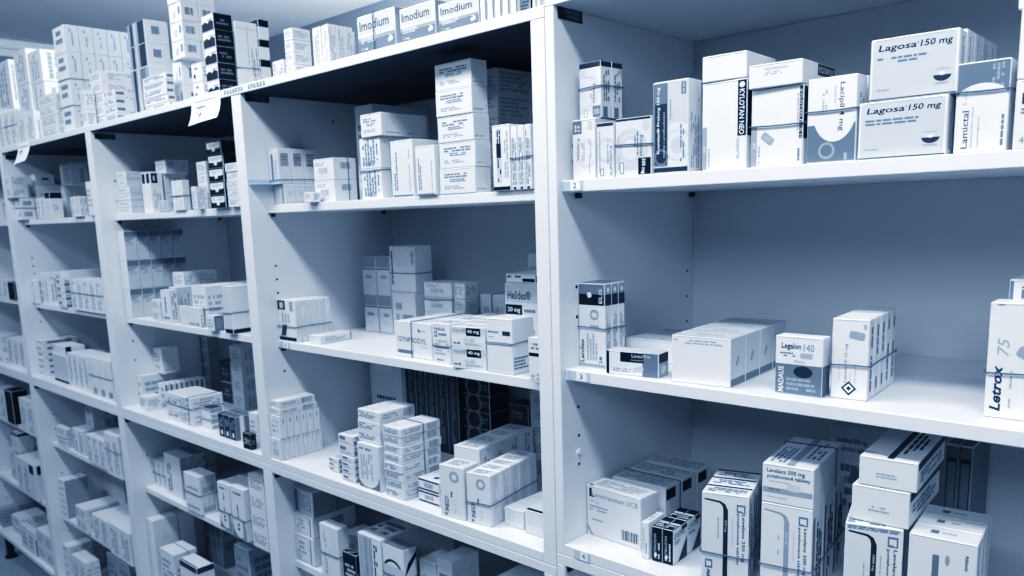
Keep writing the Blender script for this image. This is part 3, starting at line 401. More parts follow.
('medicine_box', [-1.429, 0.1037, 1.9465], 0, [0.1048, 0.0622, 0.0576], 'shinybar', 'topmost shiny-fronted carton with barcode side atop third bay', 'shiny-fronted carton with barcode side atop third bay'),
('medicine_box', [0.0979, 0.2393, 0.9745], 1, [0.0968, 0.0489, 0.0802], 'ucbr', 'rearmost large carton with black side square on right cabinet lower shelf', 'large carton with black side square on right cabinet lower shelf'),
('medicine_box', [-0.7637, 0.0537, 1.2145], 0, [0.0694, 0.0141, 0.0905], 'vblack2', 'frontmost upright carton in banded left row on fourth bay second shelf', 'upright carton in banded left row on fourth bay second shelf'),
('medicine_box', [-1.429, 0.1037, 1.8885], 0, [0.1048, 0.0622, 0.0576], 'shinybar', 'bottom shiny-fronted carton with barcode side atop third bay', 'shiny-fronted carton with barcode side atop third bay'),
('medicine_box', [0.547, 0.0694, 0.9745], 5, [0.0657, 0.0338, 0.1394], 'abbott', 'middle tall carton at right, oval tablet print on right cabinet lower shelf', 'tall carton at right, oval tablet print on right cabinet lower shelf'),
('medicine_box', [-2.271, 0.1491, 1.9629], -0.12, [0.1238, 0.1188, 0.1023], 'plainv', 'topmost carton in tall stack left of block atop second bay', 'carton in tall stack left of block atop second bay'),
('medicine_box', [-0.6, 0.0832, 1.5534], 0, [0.068, 0.0553, 0.0423], 'barfront', 'topmost banded white carton with vertical strap on fourth bay upper shelf', 'banded white carton with vertical strap on fourth bay upper shelf'),
('medicine_box', [-0.4481, 0.0975, 1.5107], 0, [0.0615, 0.0838, 0.0558], 'linesv', 'bottom upright carton with vertical lettering lines on fourth bay upper shelf', 'upright carton with vertical lettering lines on fourth bay upper shelf'),
('medicine_box', [-1.1936, 0.0883, 1.2145], 0, [0.0743, 0.0555, 0.105], 'plain', 'frontmost carton in slack-banded centre bundle on third bay second shelf', 'carton in slack-banded centre bundle on third bay second shelf'),
('medicine_box', [0.2483, 0.1444, 1.2463], 3.63, [0.0823, 0.0471, 0.0635], 'whiterow', 'third back large blank carton of four in row on right cabinet middle shelf', 'large blank carton of four in row on right cabinet middle shelf'),
('medicine_box', [-0.5835, 0.255, 1.2145], 0, [0.0788, 0.0488, 0.0984], 'bar2', 'lower carton of banded back pair on fourth bay second shelf', None),
('medicine_box', [0.5439, 0.1043, 0.9745], 5, [0.0657, 0.0338, 0.1394], 'abbott', 'rearmost tall carton at right, oval tablet print on right cabinet lower shelf', 'tall carton at right, oval tablet print on right cabinet lower shelf'),
('medicine_box', [0.3587, 0.1585, 0.9745], 7, [0.0622, 0.0521, 0.1324], 'lev500', 'rearmost tall carton with grey vertical band on right cabinet lower shelf', 'tall carton with grey vertical band on right cabinet lower shelf'),
('medicine_box', [-0.1964, 0.0611, 1.2512], 10, [0.0715, 0.0371, 0.0363], 'helicid40', 'topmost, frontmost carton with black strength label on fourth bay second shelf', 'carton with black strength label on fourth bay second shelf'),
('medicine_box', [-2.8701, 0.19, 1.9417], 0, [0.1801, 0.0588, 0.1839], 'plainv', 'topmost, right carton in dark-edged far stack atop second bay', 'carton in dark-edged far stack atop second bay'),
('medicine_box', [0.3652, 0.1055, 0.9745], 7, [0.0622, 0.0521, 0.1324], 'lev500', 'middle tall carton with grey vertical band on right cabinet lower shelf', 'tall carton with grey vertical band on right cabinet lower shelf'),
('medicine_box', [-0.2758, 0.0815, 1.2145], 2, [0.0438, 0.0521, 0.0716], 'helicid', 'frontmost narrow carton between lettered cartons on fourth bay second shelf', 'narrow carton between lettered cartons on fourth bay second shelf'),
('medicine_box', [-0.3742, 0.0601, 1.0722], -0.29, [0.0537, 0.0982, 0.0169], 'flatbar', 'topmost flat carton in tall centre stack on fourth bay third shelf', 'flat carton in tall centre stack on fourth bay third shelf'),
('medicine_box', [-0.6, 0.0832, 1.5107], 0, [0.068, 0.0553, 0.0423], 'barfront', 'bottom banded white carton with vertical strap on fourth bay upper shelf', 'banded white carton with vertical strap on fourth bay upper shelf'),
('medicine_box', [-1.4938, 0.0665, 0.4054], 0, [0.093, 0.0718, 0.1181], 'plain', 'white carton before large block on third bay fifth shelf', None),
('medicine_box', [-0.5061, 0.295, 0.9508], 0, [0.0335, 0.0688, 0.2346], 'darkbook', 'fourth from left dark tall carton in banded back row on fourth bay third shelf', 'dark tall carton in banded back row on fourth bay third shelf'),
('medicine_box', [-1.2907, 0.06, 0.7477], 0, [0.0888, 0.0488, 0.0539], 'banded2', 'topmost white carton in banded front pair on third bay fourth shelf', 'white carton in banded front pair on third bay fourth shelf'),
('medicine_box', [-0.2678, 0.1186, 0.9508], 7, [0.0607, 0.0438, 0.0986], 'inegyr', 'frontmost tall carton behind left lettered one on fourth bay third shelf', 'tall carton behind left lettered one on fourth bay third shelf'),
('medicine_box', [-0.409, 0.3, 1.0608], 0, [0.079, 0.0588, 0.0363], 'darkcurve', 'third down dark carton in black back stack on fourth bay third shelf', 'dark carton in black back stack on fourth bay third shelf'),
('medicine_box', [0.2867, 0.0596, 0.9745], 16, [0.0603, 0.0321, 0.1352], 'lev250', 'middle tall banded carton with dark vertical band on right cabinet lower shelf', 'tall banded carton with dark vertical band on right cabinet lower shelf'),
('medicine_box', [-0.1964, 0.0611, 1.2145], 10, [0.0715, 0.0371, 0.0363], 'helicid40', 'bottom, frontmost carton with black strength label on fourth bay second shelf', 'carton with black strength label on fourth bay second shelf'),
('medicine_box', [-0.409, 0.3, 1.0241], 0, [0.079, 0.0588, 0.0363], 'darkcurve', 'fourth down dark carton in black back stack on fourth bay third shelf', 'dark carton in black back stack on fourth bay third shelf'),
('medicine_box', [-1.1013, 0.06, 0.6934], 0, [0.0627, 0.0588, 0.1245], 'roundfoot', 'frontmost left round-printed carton in banded group on third bay fourth shelf', 'left round-printed carton in banded group on third bay fourth shelf'),
('medicine_box', [-0.777, 0.0681, 1.5545], 0, [0.0343, 0.031, 0.0745], 'barside', 'frontmost barcode-sided carton by left upright on fourth bay upper shelf', 'barcode-sided carton by left upright on fourth bay upper shelf'),
('medicine_box', [-0.7618, 0.105, 0.6934], 0, [0.0732, 0.1188, 0.0676], 'greywin', 'lowest of three stacked window cartons on fourth bay fourth shelf', None),
('medicine_box', [-1.4263, 0.11, 1.7574], 0, [0.1126, 0.0788, 0.1303], 'shiny', 'frontmost dark shiny carton in low shiny stack atop third bay', 'dark shiny carton in low shiny stack atop third bay'),
('medicine_box', [-0.1029, 0.095, 0.9508], 0, [0.0432, 0.0988, 0.0317], 'flatw', 'low flat white carton near upright on fourth bay third shelf', None),
('medicine_box', [-1.8579, 0.05, 1.9866], 0, [0.0921, 0.0388, 0.076], 'letteri', 'topmost, frontmost carton in large banded block atop second bay', 'carton in large banded block atop second bay'),
('medicine_box', [0.2775, 0.0916, 0.9745], 16, [0.0603, 0.0321, 0.1352], 'lev250', 'rearmost tall banded carton with dark vertical band on right cabinet lower shelf', 'tall banded carton with dark vertical band on right cabinet lower shelf'),
('medicine_box', [-1.5908, 0.1332, 1.0381], 0, [0.0588, 0.0525, 0.0756], 'textfront', 'cube-like carton at back left on third bay third shelf', None),
('medicine_box', [0.1144, 0.145, 1.2463], 0, [0.0873, 0.0388, 0.0336], 'lanzr', 'frontmost low pale carton behind dark-cornered carton on right cabinet middle shelf', 'low pale carton behind dark-cornered carton on right cabinet middle shelf'),
('medicine_box', [-1.3341, 0.0464, 0.4054], 0, [0.1063, 0.0516, 0.1307], 'darkrim', 'flat carton with dark rims in front on third bay fifth shelf', None),
('medicine_box', [-1.5036, 0.25, 0.4054], 0, [0.0346, 0.0988, 0.2396], 'dim', 'right dark upright carton in shaded back on third bay fifth shelf', 'dark upright carton in shaded back on third bay fifth shelf'),
('medicine_box', [-1.8579, 0.05, 1.9102], 0, [0.0921, 0.0388, 0.076], 'letteri', 'second down, frontmost carton in large banded block atop second bay', 'carton in large banded block atop second bay'),
('medicine_box', [0.6222, 0.039, 1.5195], 0, [0.0651, 0.0488, 0.0636], 'lan42', 'bottom frame-cut white carton at right edge on right cabinet upper shelf', 'frame-cut white carton at right edge on right cabinet upper shelf'),
('medicine_box', [-2.1998, 0.18, 1.6198], 0, [0.1, 0.1188, 0.0745], 'greyfront', 'tall pale carton on lined row on second bay upper shelf', None),
('medicine_box', [0.0775, 0.0722, 1.6019], -2, [0.0379, 0.0238, 0.076], 'kvb', 'rearmost dark-topped narrow carton stacked by upright on right cabinet upper shelf', 'dark-topped narrow carton stacked by upright on right cabinet upper shelf'),
('medicine_box', [-0.29, 0.0681, 0.6934], 0, [0.0425, 0.035, 0.142], 'textfront', 'frontmost grey carton facing shaded middle on fourth bay fourth shelf', 'grey carton facing shaded middle on fourth bay fourth shelf'),
('medicine_box', [-1.1852, 0.0859, 1.8743], 0.06, [0.0624, 0.0432, 0.0427], 'barsideL', 'bottom, frontmost carton in tall barcode-sided stack atop third bay', 'carton in tall barcode-sided stack atop third bay'),
('medicine_box', [-1.4232, 0.0775, 1.5107], 0, [0.0261, 0.0338, 0.1083], 'vblacktop', 'right slim white carton, black top square on third bay upper shelf', 'slim white carton, black top square on third bay upper shelf'),
('medicine_box', [-0.409, 0.3, 1.0975], 0, [0.079, 0.0588, 0.0363], 'darkcurve', 'second down dark carton in black back stack on fourth bay third shelf', 'dark carton in black back stack on fourth bay third shelf'),
('medicine_box', [-1.8579, 0.05, 1.8338], 0, [0.0921, 0.0388, 0.076], 'letteri', 'third down, frontmost carton in large banded block atop second bay', 'carton in large banded block atop second bay'),
('medicine_box', [-1.2907, 0.06, 0.6934], 0, [0.0888, 0.0488, 0.0539], 'banded2', 'bottom white carton in banded front pair on third bay fourth shelf', 'white carton in banded front pair on third bay fourth shelf'),
('medicine_box', [-2.8779, 0.06, 0.6934], 0, [0.0939, 0.0588, 0.1398], 'black', 'black tall carton on first bay fourth shelf', None),
('medicine_box', [-1.359, 0.0575, 1.2145], 0, [0.0516, 0.0238, 0.0888], 'whitedash', 'white carton with dark vertical dash on third bay second shelf', None),
('medicine_box', [-0.7139, 0.27, 1.3014], 0, [0.0497, 0.0588, 0.0865], 'greylid', 'topmost grey-lidded carton in back left column on fourth bay second shelf', 'grey-lidded carton in back left column on fourth bay second shelf'),
('medicine_box', [-1.6075, 0.1068, 0.9508], 0, [0.0254, 0.1088, 0.0865], 'whitedot', 'pale carton under cube carton by divider on third bay third shelf', None),
('medicine_box', [0.1957, 0.1037, 0.9745], 4, [0.016, 0.0433, 0.0526], 'levb', 'rearmost, right small black-fronted carton with white lettering on right cabinet lower shelf', 'small black-fronted carton with white lettering on right cabinet lower shelf'),
('medicine_box', [-0.163, 0.0604, 0.9508], 8.64, [0.0503, 0.0286, 0.0905], 'inegy', 'second back tall carton in banded lettered row on fourth bay third shelf', 'tall carton in banded lettered row on fourth bay third shelf'),
('medicine_box', [-0.0415, 0.065, 1.5107], 0, [0.0127, 0.0588, 0.0959], 'vlines', 'right slim upright carton beside bold-titled carton on fourth bay upper shelf', 'slim upright carton beside bold-titled carton on fourth bay upper shelf'),
('medicine_box', [-1.1851, 0.0864, 1.9606], 0.14, [0.0624, 0.0432, 0.0427], 'barsideL', 'second down, frontmost carton in tall barcode-sided stack atop third bay', 'carton in tall barcode-sided stack atop third bay'),
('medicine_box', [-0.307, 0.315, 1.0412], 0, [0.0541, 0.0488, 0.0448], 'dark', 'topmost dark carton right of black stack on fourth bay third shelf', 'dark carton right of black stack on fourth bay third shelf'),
('medicine_box', [-1.1861, 0.0865, 1.9175], 0.11, [0.0624, 0.0432, 0.0427], 'barsideL', 'third down, frontmost carton in tall barcode-sided stack atop third bay', 'carton in tall barcode-sided stack atop third bay'),
('medicine_box', [-1.596, 0.0575, 1.3806], 0, [0.0468, 0.0338, 0.0827], 'gridlid', 'topmost, frontmost carton in neat grid by divider on third bay second shelf', 'carton in neat grid by divider on third bay second shelf'),
('medicine_box', [-0.7139, 0.27, 1.2145], 0, [0.0497, 0.0588, 0.0865], 'greylid', 'bottom grey-lidded carton in back left column on fourth bay second shelf', 'grey-lidded carton in back left column on fourth bay second shelf'),
('medicine_box', [-0.6615, 0.27, 1.3017], 0, [0.0469, 0.0588, 0.0868], 'greylid', 'topmost grey-lidded carton beside back left column on fourth bay second shelf', 'grey-lidded carton beside back left column on fourth bay second shelf'),
('medicine_box', [-1.596, 0.0575, 1.2976], 0, [0.0468, 0.0338, 0.0827], 'gridlid', 'middle, frontmost carton in neat grid by divider on third bay second shelf', 'carton in neat grid by divider on third bay second shelf'),
('medicine_box', [0.4331, 0.0854, 1.2463], 4, [0.0408, 0.0238, 0.0955], 'leponex', 'second back slim white upright carton, diamond logo on right cabinet middle shelf', 'slim white upright carton, diamond logo on right cabinet middle shelf'),
('medicine_box', [0.2453, 0.1926, 1.2463], 3.63, [0.0823, 0.0471, 0.0635], 'whiterow', 'rearmost large blank carton of four in row on right cabinet middle shelf', 'large blank carton of four in row on right cabinet middle shelf'),
('medicine_box', [-0.6615, 0.27, 1.2145], 0, [0.0469, 0.0588, 0.0868], 'greylid', 'bottom grey-lidded carton beside back left column on fourth bay second shelf', 'grey-lidded carton beside back left column on fourth bay second shelf'),
('medicine_box', [-0.0486, 0.08, 0.9508], 0, [0.0487, 0.0788, 0.0408], 'flatdk', 'low flat dark-edged carton near upright on fourth bay third shelf', None),
('medicine_box', [-2.5092, 0.169, 1.9917], 0.18, [0.13, 0.0988, 0.1168], 'plainv', 'topmost white carton in tall outer stack atop second bay', 'white carton in tall outer stack atop second bay'),
('medicine_box', [-1.596, 0.0575, 1.2145], 0, [0.0468, 0.0338, 0.0827], 'gridlid', 'bottom, frontmost carton in neat grid by divider on third bay second shelf', 'carton in neat grid by divider on third bay second shelf'),
('medicine_box', [-0.461, 0.2455, 1.3085], 0.05, [0.0843, 0.0488, 0.0309], 'barfront', 'topmost low carton in middle back stack on fourth bay second shelf', 'low carton in middle back stack on fourth bay second shelf'),
('medicine_box', [-0.3734, 0.0605, 1.0375], -0.19, [0.0537, 0.0982, 0.0169], 'flatbar', 'third down flat carton in tall centre stack on fourth bay third shelf', 'flat carton in tall centre stack on fourth bay third shelf'),
('medicine_box', [0.1817, 0.0581, 0.9745], 4, [0.016, 0.0433, 0.0526], 'levb', 'frontmost, left small black-fronted carton with white lettering on right cabinet lower shelf', 'small black-fronted carton with white lettering on right cabinet lower shelf'),
('medicine_box', [-0.5163, 0.0295, 1.7574], 0, [0.0207, 0.0177, 0.0726], 'plainv', 'frontmost white carton in row before silvery cartons atop fourth bay', 'white carton in row before silvery cartons atop fourth bay'),
('medicine_box', [0.1627, 0.0583, 0.9745], 4, [0.0115, 0.0488, 0.0558], 'levw', 'slim white carton beside black-fronted cartons on right cabinet lower shelf', None),
('medicine_box', [-0.3745, 0.0579, 1.0028], 0.26, [0.0537, 0.0982, 0.0169], 'flatbar', 'fifth down flat carton in tall centre stack on fourth bay third shelf', 'flat carton in tall centre stack on fourth bay third shelf'),
('medicine_box', [-0.9668, 0.0526, 1.8975], -0.12, [0.0538, 0.0443, 0.0346], 'blackzig', 'topmost black carton with zigzag white front atop third bay', 'black carton with zigzag white front atop third bay'),
('medicine_box', [-0.9653, 0.0527, 1.8624], -0.1, [0.0538, 0.0443, 0.0346], 'blackzig', 'second down black carton with zigzag white front atop third bay', 'black carton with zigzag white front atop third bay'),
('medicine_box', [-2.7032, 0.08, 0.4054], 0, [0.0765, 0.0988, 0.1493], 'vblacktop', 'right upright carton in slim front row on first bay fifth shelf', 'upright carton in slim front row on first bay fifth shelf'),
('medicine_box', [0.4314, 0.1103, 1.2463], 4, [0.0408, 0.0238, 0.0955], 'leponex', 'third back slim white upright carton, diamond logo on right cabinet middle shelf', 'slim white upright carton, diamond logo on right cabinet middle shelf'),
('medicine_box', [-0.1674, 0.0899, 0.9508], 8.64, [0.0503, 0.0286, 0.0905], 'inegy', 'third back tall carton in banded lettered row on fourth bay third shelf', 'tall carton in banded lettered row on fourth bay third shelf'),
('medicine_box', [-0.9658, 0.0531, 1.8274], 0.2, [0.0538, 0.0443, 0.0346], 'blackzig', 'third down black carton with zigzag white front atop third bay', 'black carton with zigzag white front atop third bay'),
('medicine_box', [-0.3752, 0.0594, 1.0202], 0.15, [0.0537, 0.0982, 0.0169], 'flatbar', 'fourth down flat carton in tall centre stack on fourth bay third shelf', 'flat carton in tall centre stack on fourth bay third shelf'),
('medicine_box', [-0.967, 0.0533, 1.7924], 0.04, [0.0538, 0.0443, 0.0346], 'blackzig', 'fourth down black carton with zigzag white front atop third bay', 'black carton with zigzag white front atop third bay'),
('medicine_box', [-1.7793, 0.09, 0.4054], 0, [0.0871, 0.1388, 0.111], 'plainv', 'right broad upright carton, right front on second bay fifth shelf', 'broad upright carton, right front on second bay fifth shelf'),
('medicine_box', [-1.8676, 0.09, 0.4054], 0, [0.0871, 0.1388, 0.111], 'plainv', 'left broad upright carton, right front on second bay fifth shelf', 'broad upright carton, right front on second bay fifth shelf'),
('medicine_box', [-0.1719, 0.1194, 0.9508], 8.64, [0.0503, 0.0286, 0.0905], 'inegy', 'fourth back tall carton in banded lettered row on fourth bay third shelf', 'tall carton in banded lettered row on fourth bay third shelf'),
('medicine_box', [0.0668, 0.0698, 1.2463], 0, [0.0473, 0.016, 0.1247], 'landex', 'middle tall carton with large grey number on right cabinet middle shelf', 'tall carton with large grey number on right cabinet middle shelf'),
('medicine_box', [-0.3763, 0.0613, 1.0548], 0.2, [0.0537, 0.0982, 0.0169], 'flatbar', 'second down flat carton in tall centre stack on fourth bay third shelf', 'flat carton in tall centre stack on fourth bay third shelf'),
('medicine_box', [-1.2241, 0.0508, 1.2145], 0, [0.1137, 0.0105, 0.0507], 'whitebar', 'white front carton with barcode foot on third bay second shelf', None),
('medicine_box', [-1.6754, 0.1305, 1.8814], -0.07, [0.0818, 0.1588, 0.0306], 'plain', 'topmost flat white carton in left middle stack atop third bay', 'flat white carton in left middle stack atop third bay'),
('medicine_box', [-1.2152, 0.12, 1.8157], 0, [0.0466, 0.0988, 0.0579], 'barsideL', 'topmost narrow white carton under tall barcode stack atop third bay', 'narrow white carton under tall barcode stack atop third bay'),
('medicine_box', [-1.2928, 0.0676, 0.9508], 0, [0.1483, 0.09, 0.0375], 'banded', 'bottom large carton in strapped front pair on third bay third shelf', 'large carton in strapped front pair on third bay third shelf'),
('medicine_box', [-0.29, 0.1043, 0.6934], 0, [0.0425, 0.035, 0.142], 'textfront', 'rearmost grey carton facing shaded middle on fourth bay fourth shelf', 'grey carton facing shaded middle on fourth bay fourth shelf'),
('medicine_box', [-0.1764, 0.1489, 0.9508], 8.64, [0.0503, 0.0286, 0.0905], 'inegy', 'rearmost tall carton in banded lettered row on fourth bay third shelf', 'tall carton in banded lettered row on fourth bay third shelf'),
('medicine_box', [-0.0287, 0.05, 1.2145], 0, [0.0276, 0.0488, 0.0703], 'smalllab', 'small labelled carton at right upright on fourth bay second shelf', None),
('medicine_box', [0.4296, 0.1353, 1.2463], 4, [0.0408, 0.0238, 0.0955], 'leponex', 'fourth back slim white upright carton, diamond logo on right cabinet middle shelf', 'slim white upright carton, diamond logo on right cabinet middle shelf'),
('medicine_box', [-0.2842, 0.2526, 0.9508], 7, [0.0607, 0.0438, 0.0986], 'inegyr', 'rearmost tall carton behind left lettered one on fourth bay third shelf', 'tall carton behind left lettered one on fourth bay third shelf'),
('medicine_box', [-0.5408, 0.295, 0.9508], 0, [0.0335, 0.0688, 0.2346], 'darkbook', 'third from left dark tall carton in banded back row on fourth bay third shelf', 'dark tall carton in banded back row on fourth bay third shelf'),
('medicine_box', [-1.8579, 0.05, 1.7574], 0, [0.0921, 0.0388, 0.076], 'letteri', 'bottom, frontmost carton in large banded block atop second bay', 'carton in large banded block atop second bay'),
('medicine_box', [-0.0554, 0.065, 1.5107], 0, [0.0127, 0.0588, 0.0959], 'vlines', 'middle slim upright carton beside bold-titled carton on fourth bay upper shelf', 'slim upright carton beside bold-titled carton on fourth bay upper shelf'),
('medicine_box', [0.0668, 0.087, 1.2463], 0, [0.0473, 0.016, 0.1247], 'landex', 'rearmost tall carton with large grey number on right cabinet middle shelf', 'tall carton with large grey number on right cabinet middle shelf'),
('medicine_box', [-0.7801, 0.0565, 1.069], 0, [0.0366, 0.0938, 0.0154], 'barflat', 'upper flat carton on left block on fourth bay third shelf', None),
('medicine_box', [-0.5755, 0.295, 0.9508], 0, [0.0335, 0.0688, 0.2346], 'darkbook', 'second from left dark tall carton in banded back row on fourth bay third shelf', 'dark tall carton in banded back row on fourth bay third shelf'),
('medicine_box', [-2.1568, 0.0593, 1.5107], 0, [0.0457, 0.0374, 0.0855], 'blacktop', 'white carton with black top square on second bay upper shelf', None),
('medicine_box', [0.4279, 0.1602, 1.2463], 4, [0.0408, 0.0238, 0.0955], 'leponex', 'rearmost slim white upright carton, diamond logo on right cabinet middle shelf', 'slim white upright carton, diamond logo on right cabinet middle shelf'),
('medicine_box', [-0.777, 0.1004, 1.5545], 0, [0.0343, 0.031, 0.0745], 'barside', 'middle barcode-sided carton by left upright on fourth bay upper shelf', 'barcode-sided carton by left upright on fourth bay upper shelf'),
('medicine_box', [-0.374, 0.0597, 0.9855], 0.28, [0.0537, 0.0982, 0.0169], 'flatbar', 'sixth down flat carton in tall centre stack on fourth bay third shelf', 'flat carton in tall centre stack on fourth bay third shelf'),
('medicine_box', [-2.1699, 0.05, 1.7574], 0, [0.0821, 0.0588, 0.0966], 'plainv', 'right upright carton right of banded pair atop second bay', 'upright carton right of banded pair atop second bay'),
('medicine_box', [-2.9954, 0.09, 0.5437], 0, [0.0811, 0.0589, 0.0839], 'darkrim', 'dark-rimmed carton on white pair on first bay fifth shelf', None),
('medicine_box', [-0.68, 0.0991, 1.2145], 6, [0.0388, 0.0869, 0.0175], 'flatw', 'flat white carton lying alone on fourth bay second shelf', None),
('medicine_box', [-1.7678, 0.08, 0.6934], 0, [0.0561, 0.1188, 0.1397], 'plainv', 'right upright carton strapped at right end on second bay fourth shelf', 'upright carton strapped at right end on second bay fourth shelf'),
('medicine_box', [-0.3376, 0.08, 0.6934], 0, [0.0483, 0.0588, 0.1256], 'greyfront', 'low grey carton, shaded middle on fourth bay fourth shelf', None),
('medicine_box', [-1.2983, 0.23, 1.0876], 0, [0.0597, 0.0588, 0.0452], 'greyfront', 'topmost, frontmost grey carton in right back stack on third bay third shelf', 'grey carton in right back stack on third bay third shelf'),
('medicine_box', [-0.7767, 0.0739, 1.5107], 0, [0.0433, 0.0265, 0.043], 'window', 'frontmost small carton under barcode cartons on fourth bay upper shelf', 'small carton under barcode cartons on fourth bay upper shelf'),
('medicine_box', [-0.0693, 0.065, 1.5107], 0, [0.0127, 0.0588, 0.0959], 'vlines', 'left slim upright carton beside bold-titled carton on fourth bay upper shelf', 'slim upright carton beside bold-titled carton on fourth bay upper shelf'),
('medicine_box', [-2.1901, 0.0625, 0.9508], 0, [0.1413, 0.0738, 0.0982], 'whiteblackfoot', 'white carton with black foot on second bay third shelf', None),
('medicine_box', [-2.2711, 0.15, 1.8601], 0.17, [0.1238, 0.1188, 0.1023], 'plainv', 'middle carton in tall stack left of block atop second bay', 'carton in tall stack left of block atop second bay'),
('medicine_box', [-2.3116, 0.08, 1.2145], 0, [0.0343, 0.0588, 0.111], 'plainv', 'right slim upright carton, left group on second bay second shelf', 'slim upright carton, left group on second bay second shelf'),
('medicine_box', [-0.4611, 0.245, 1.2772], 0.01, [0.0843, 0.0488, 0.0309], 'barfront', 'second down low carton in middle back stack on fourth bay second shelf', 'low carton in middle back stack on fourth bay second shelf'),
('medicine_box', [-0.2732, 0.1632, 0.9508], 7, [0.0607, 0.0438, 0.0986], 'inegyr', 'second back tall carton behind left lettered one on fourth bay third shelf', 'tall carton behind left lettered one on fourth bay third shelf'),
('medicine_box', [-0.5526, 0.026, 0.6934], 0, [0.0464, 0.0107, 0.0928], 'blacksmall', 'small black carton on fourth bay fourth shelf', None),
('medicine_box', [-0.3009, 0.0575, 0.974], 0, [0.0576, 0.0538, 0.0228], 'flatstripe', 'topmost flat dark-striped carton behind lettered pair on fourth bay third shelf', 'flat dark-striped carton behind lettered pair on fourth bay third shelf'),
('medicine_box', [-2.0481, 0.1, 0.4054], 0, [0.0682, 0.1388, 0.0945], 'plainv', 'left upright carton in centre front on second bay fifth shelf', 'upright carton in centre front on second bay fifth shelf'),
('medicine_box', [-0.9908, 0.0645, 1.6322], -0.07, [0.0699, 0.0688, 0.03], 'blackbow', 'topmost black bow-marked carton in stack on third bay upper shelf', 'black bow-marked carton in stack on third bay upper shelf'),
('medicine_box', [-0.2787, 0.2079, 0.9508], 7, [0.0607, 0.0438, 0.0986], 'inegyr', 'third back tall carton behind left lettered one on fourth bay third shelf', 'tall carton behind left lettered one on fourth bay third shelf'),
('medicine_box', [-2.169, 0.09, 0.45], 0, [0.0455, 0.1188, 0.0442], 'plain', 'topmost, right white carton in left front pairs on second bay fifth shelf', 'white carton in left front pairs on second bay fifth shelf'),
('medicine_box', [-0.5431, 0.06, 1.7574], 0, [0.0266, 0.0788, 0.0725], 'plainv', 'slim white carton beside square stack atop fourth bay', None),
('medicine_box', [-1.6741, 0.1294, 1.8504], -0.13, [0.0818, 0.1588, 0.0306], 'plain', 'second down flat white carton in left middle stack atop third bay', 'flat white carton in left middle stack atop third bay'),
('medicine_box', [-0.4015, 0.2459, 1.3083], 0.17, [0.0326, 0.0388, 0.0309], 'plain', 'topmost low plain carton right of back stack on fourth bay second shelf', 'low plain carton right of back stack on fourth bay second shelf'),
('medicine_box', [-1.7394, 0.042, 0.9508], 0, [0.0594, 0.0588, 0.1239], 'whitebar', 'frontmost, right upright carton in banded right group on second bay third shelf', 'upright carton in banded right group on second bay third shelf'),
('medicine_box', [-1.8579, 0.09, 1.9866], 0, [0.0921, 0.0388, 0.076], 'letteri', 'topmost, second back carton in large banded block atop second bay', 'carton in large banded block atop second bay'),
('medicine_box', [-2.3989, 0.0716, 0.2637], 0, [0.0588, 0.0886, 0.0327], 'plain', 'topmost white carton in wide left stack on second bay bottom shelf', 'white carton in wide left stack on second bay bottom shelf'),
('medicine_box', [-1.2983, 0.23, 1.042], 0, [0.0597, 0.0588, 0.0452], 'greyfront', 'second down, frontmost grey carton in right back stack on third bay third shelf', 'grey carton in right back stack on third bay third shelf'),
('medicine_box', [-0.777, 0.1326, 1.5545], 0, [0.0343, 0.031, 0.0745], 'barside', 'rearmost barcode-sided carton by left upright on fourth bay upper shelf', 'barcode-sided carton by left upright on fourth bay upper shelf'),
('medicine_box', [-1.8579, 0.13, 1.9866], 0, [0.0921, 0.0388, 0.076], 'letteri', 'topmost, third back carton in large banded block atop second bay', 'carton in large banded block atop second bay'),
('medicine_box', [-0.9173, 0.072, 0.8324], 0, [0.0705, 0.0988, 0.0459], 'plain', 'topmost carton in four-high end stack on third bay fourth shelf', 'carton in four-high end stack on third bay fourth shelf'),
('medicine_box', [-1.2983, 0.23, 0.9964], 0, [0.0597, 0.0588, 0.0452], 'greyfront', 'third down, frontmost grey carton in right back stack on third bay third shelf', 'grey carton in right back stack on third bay third shelf'),
('medicine_box', [-1.2983, 0.23, 0.9508], 0, [0.0597, 0.0588, 0.0452], 'greyfront', 'bottom, frontmost grey carton in right back stack on third bay third shelf', 'grey carton in right back stack on third bay third shelf'),
('medicine_box', [-0.4014, 0.2447, 1.277], -0.13, [0.0326, 0.0388, 0.0309], 'plain', 'second down low plain carton right of back stack on fourth bay second shelf', 'low plain carton right of back stack on fourth bay second shelf'),
('medicine_box', [-0.7781, 0.0137, 1.0009], 0, [0.0406, 0.0163, 0.0508], 'sidemark', 'frontmost carton in upper row, left block on fourth bay third shelf', 'carton in upper row, left block on fourth bay third shelf'),
('medicine_box', [-1.5269, 0.0471, 0.9508], 0, [0.0511, 0.0449, 0.0395], 'plain', 'small low white carton by divider on third bay third shelf', None),
('medicine_box', [-0.6102, 0.295, 0.9508], 0, [0.0335, 0.0688, 0.2346], 'darkbook', 'left dark tall carton in banded back row on fourth bay third shelf', 'dark tall carton in banded back row on fourth bay third shelf'),
('medicine_box', [-2.5096, 0.1702, 1.8746], 0.01, [0.13, 0.0988, 0.1168], 'plainv', 'middle white carton in tall outer stack atop second bay', 'white carton in tall outer stack atop second bay'),
('medicine_box', [-1.596, 0.0925, 1.3806], 0, [0.0468, 0.0338, 0.0827], 'gridlid', 'topmost, second back carton in neat grid by divider on third bay second shelf', 'carton in neat grid by divider on third bay second shelf'),
('medicine_box', [-1.9786, 0.1, 0.4054], 0, [0.0682, 0.1388, 0.0945], 'plainv', 'right upright carton in centre front on second bay fifth shelf', 'upright carton in centre front on second bay fifth shelf'),
('medicine_box', [-1.0918, 0.037, 1.5107], 0, [0.0228, 0.0288, 0.0534], 'plainv', 'slim white carton before narrow stack on third bay upper shelf', None),
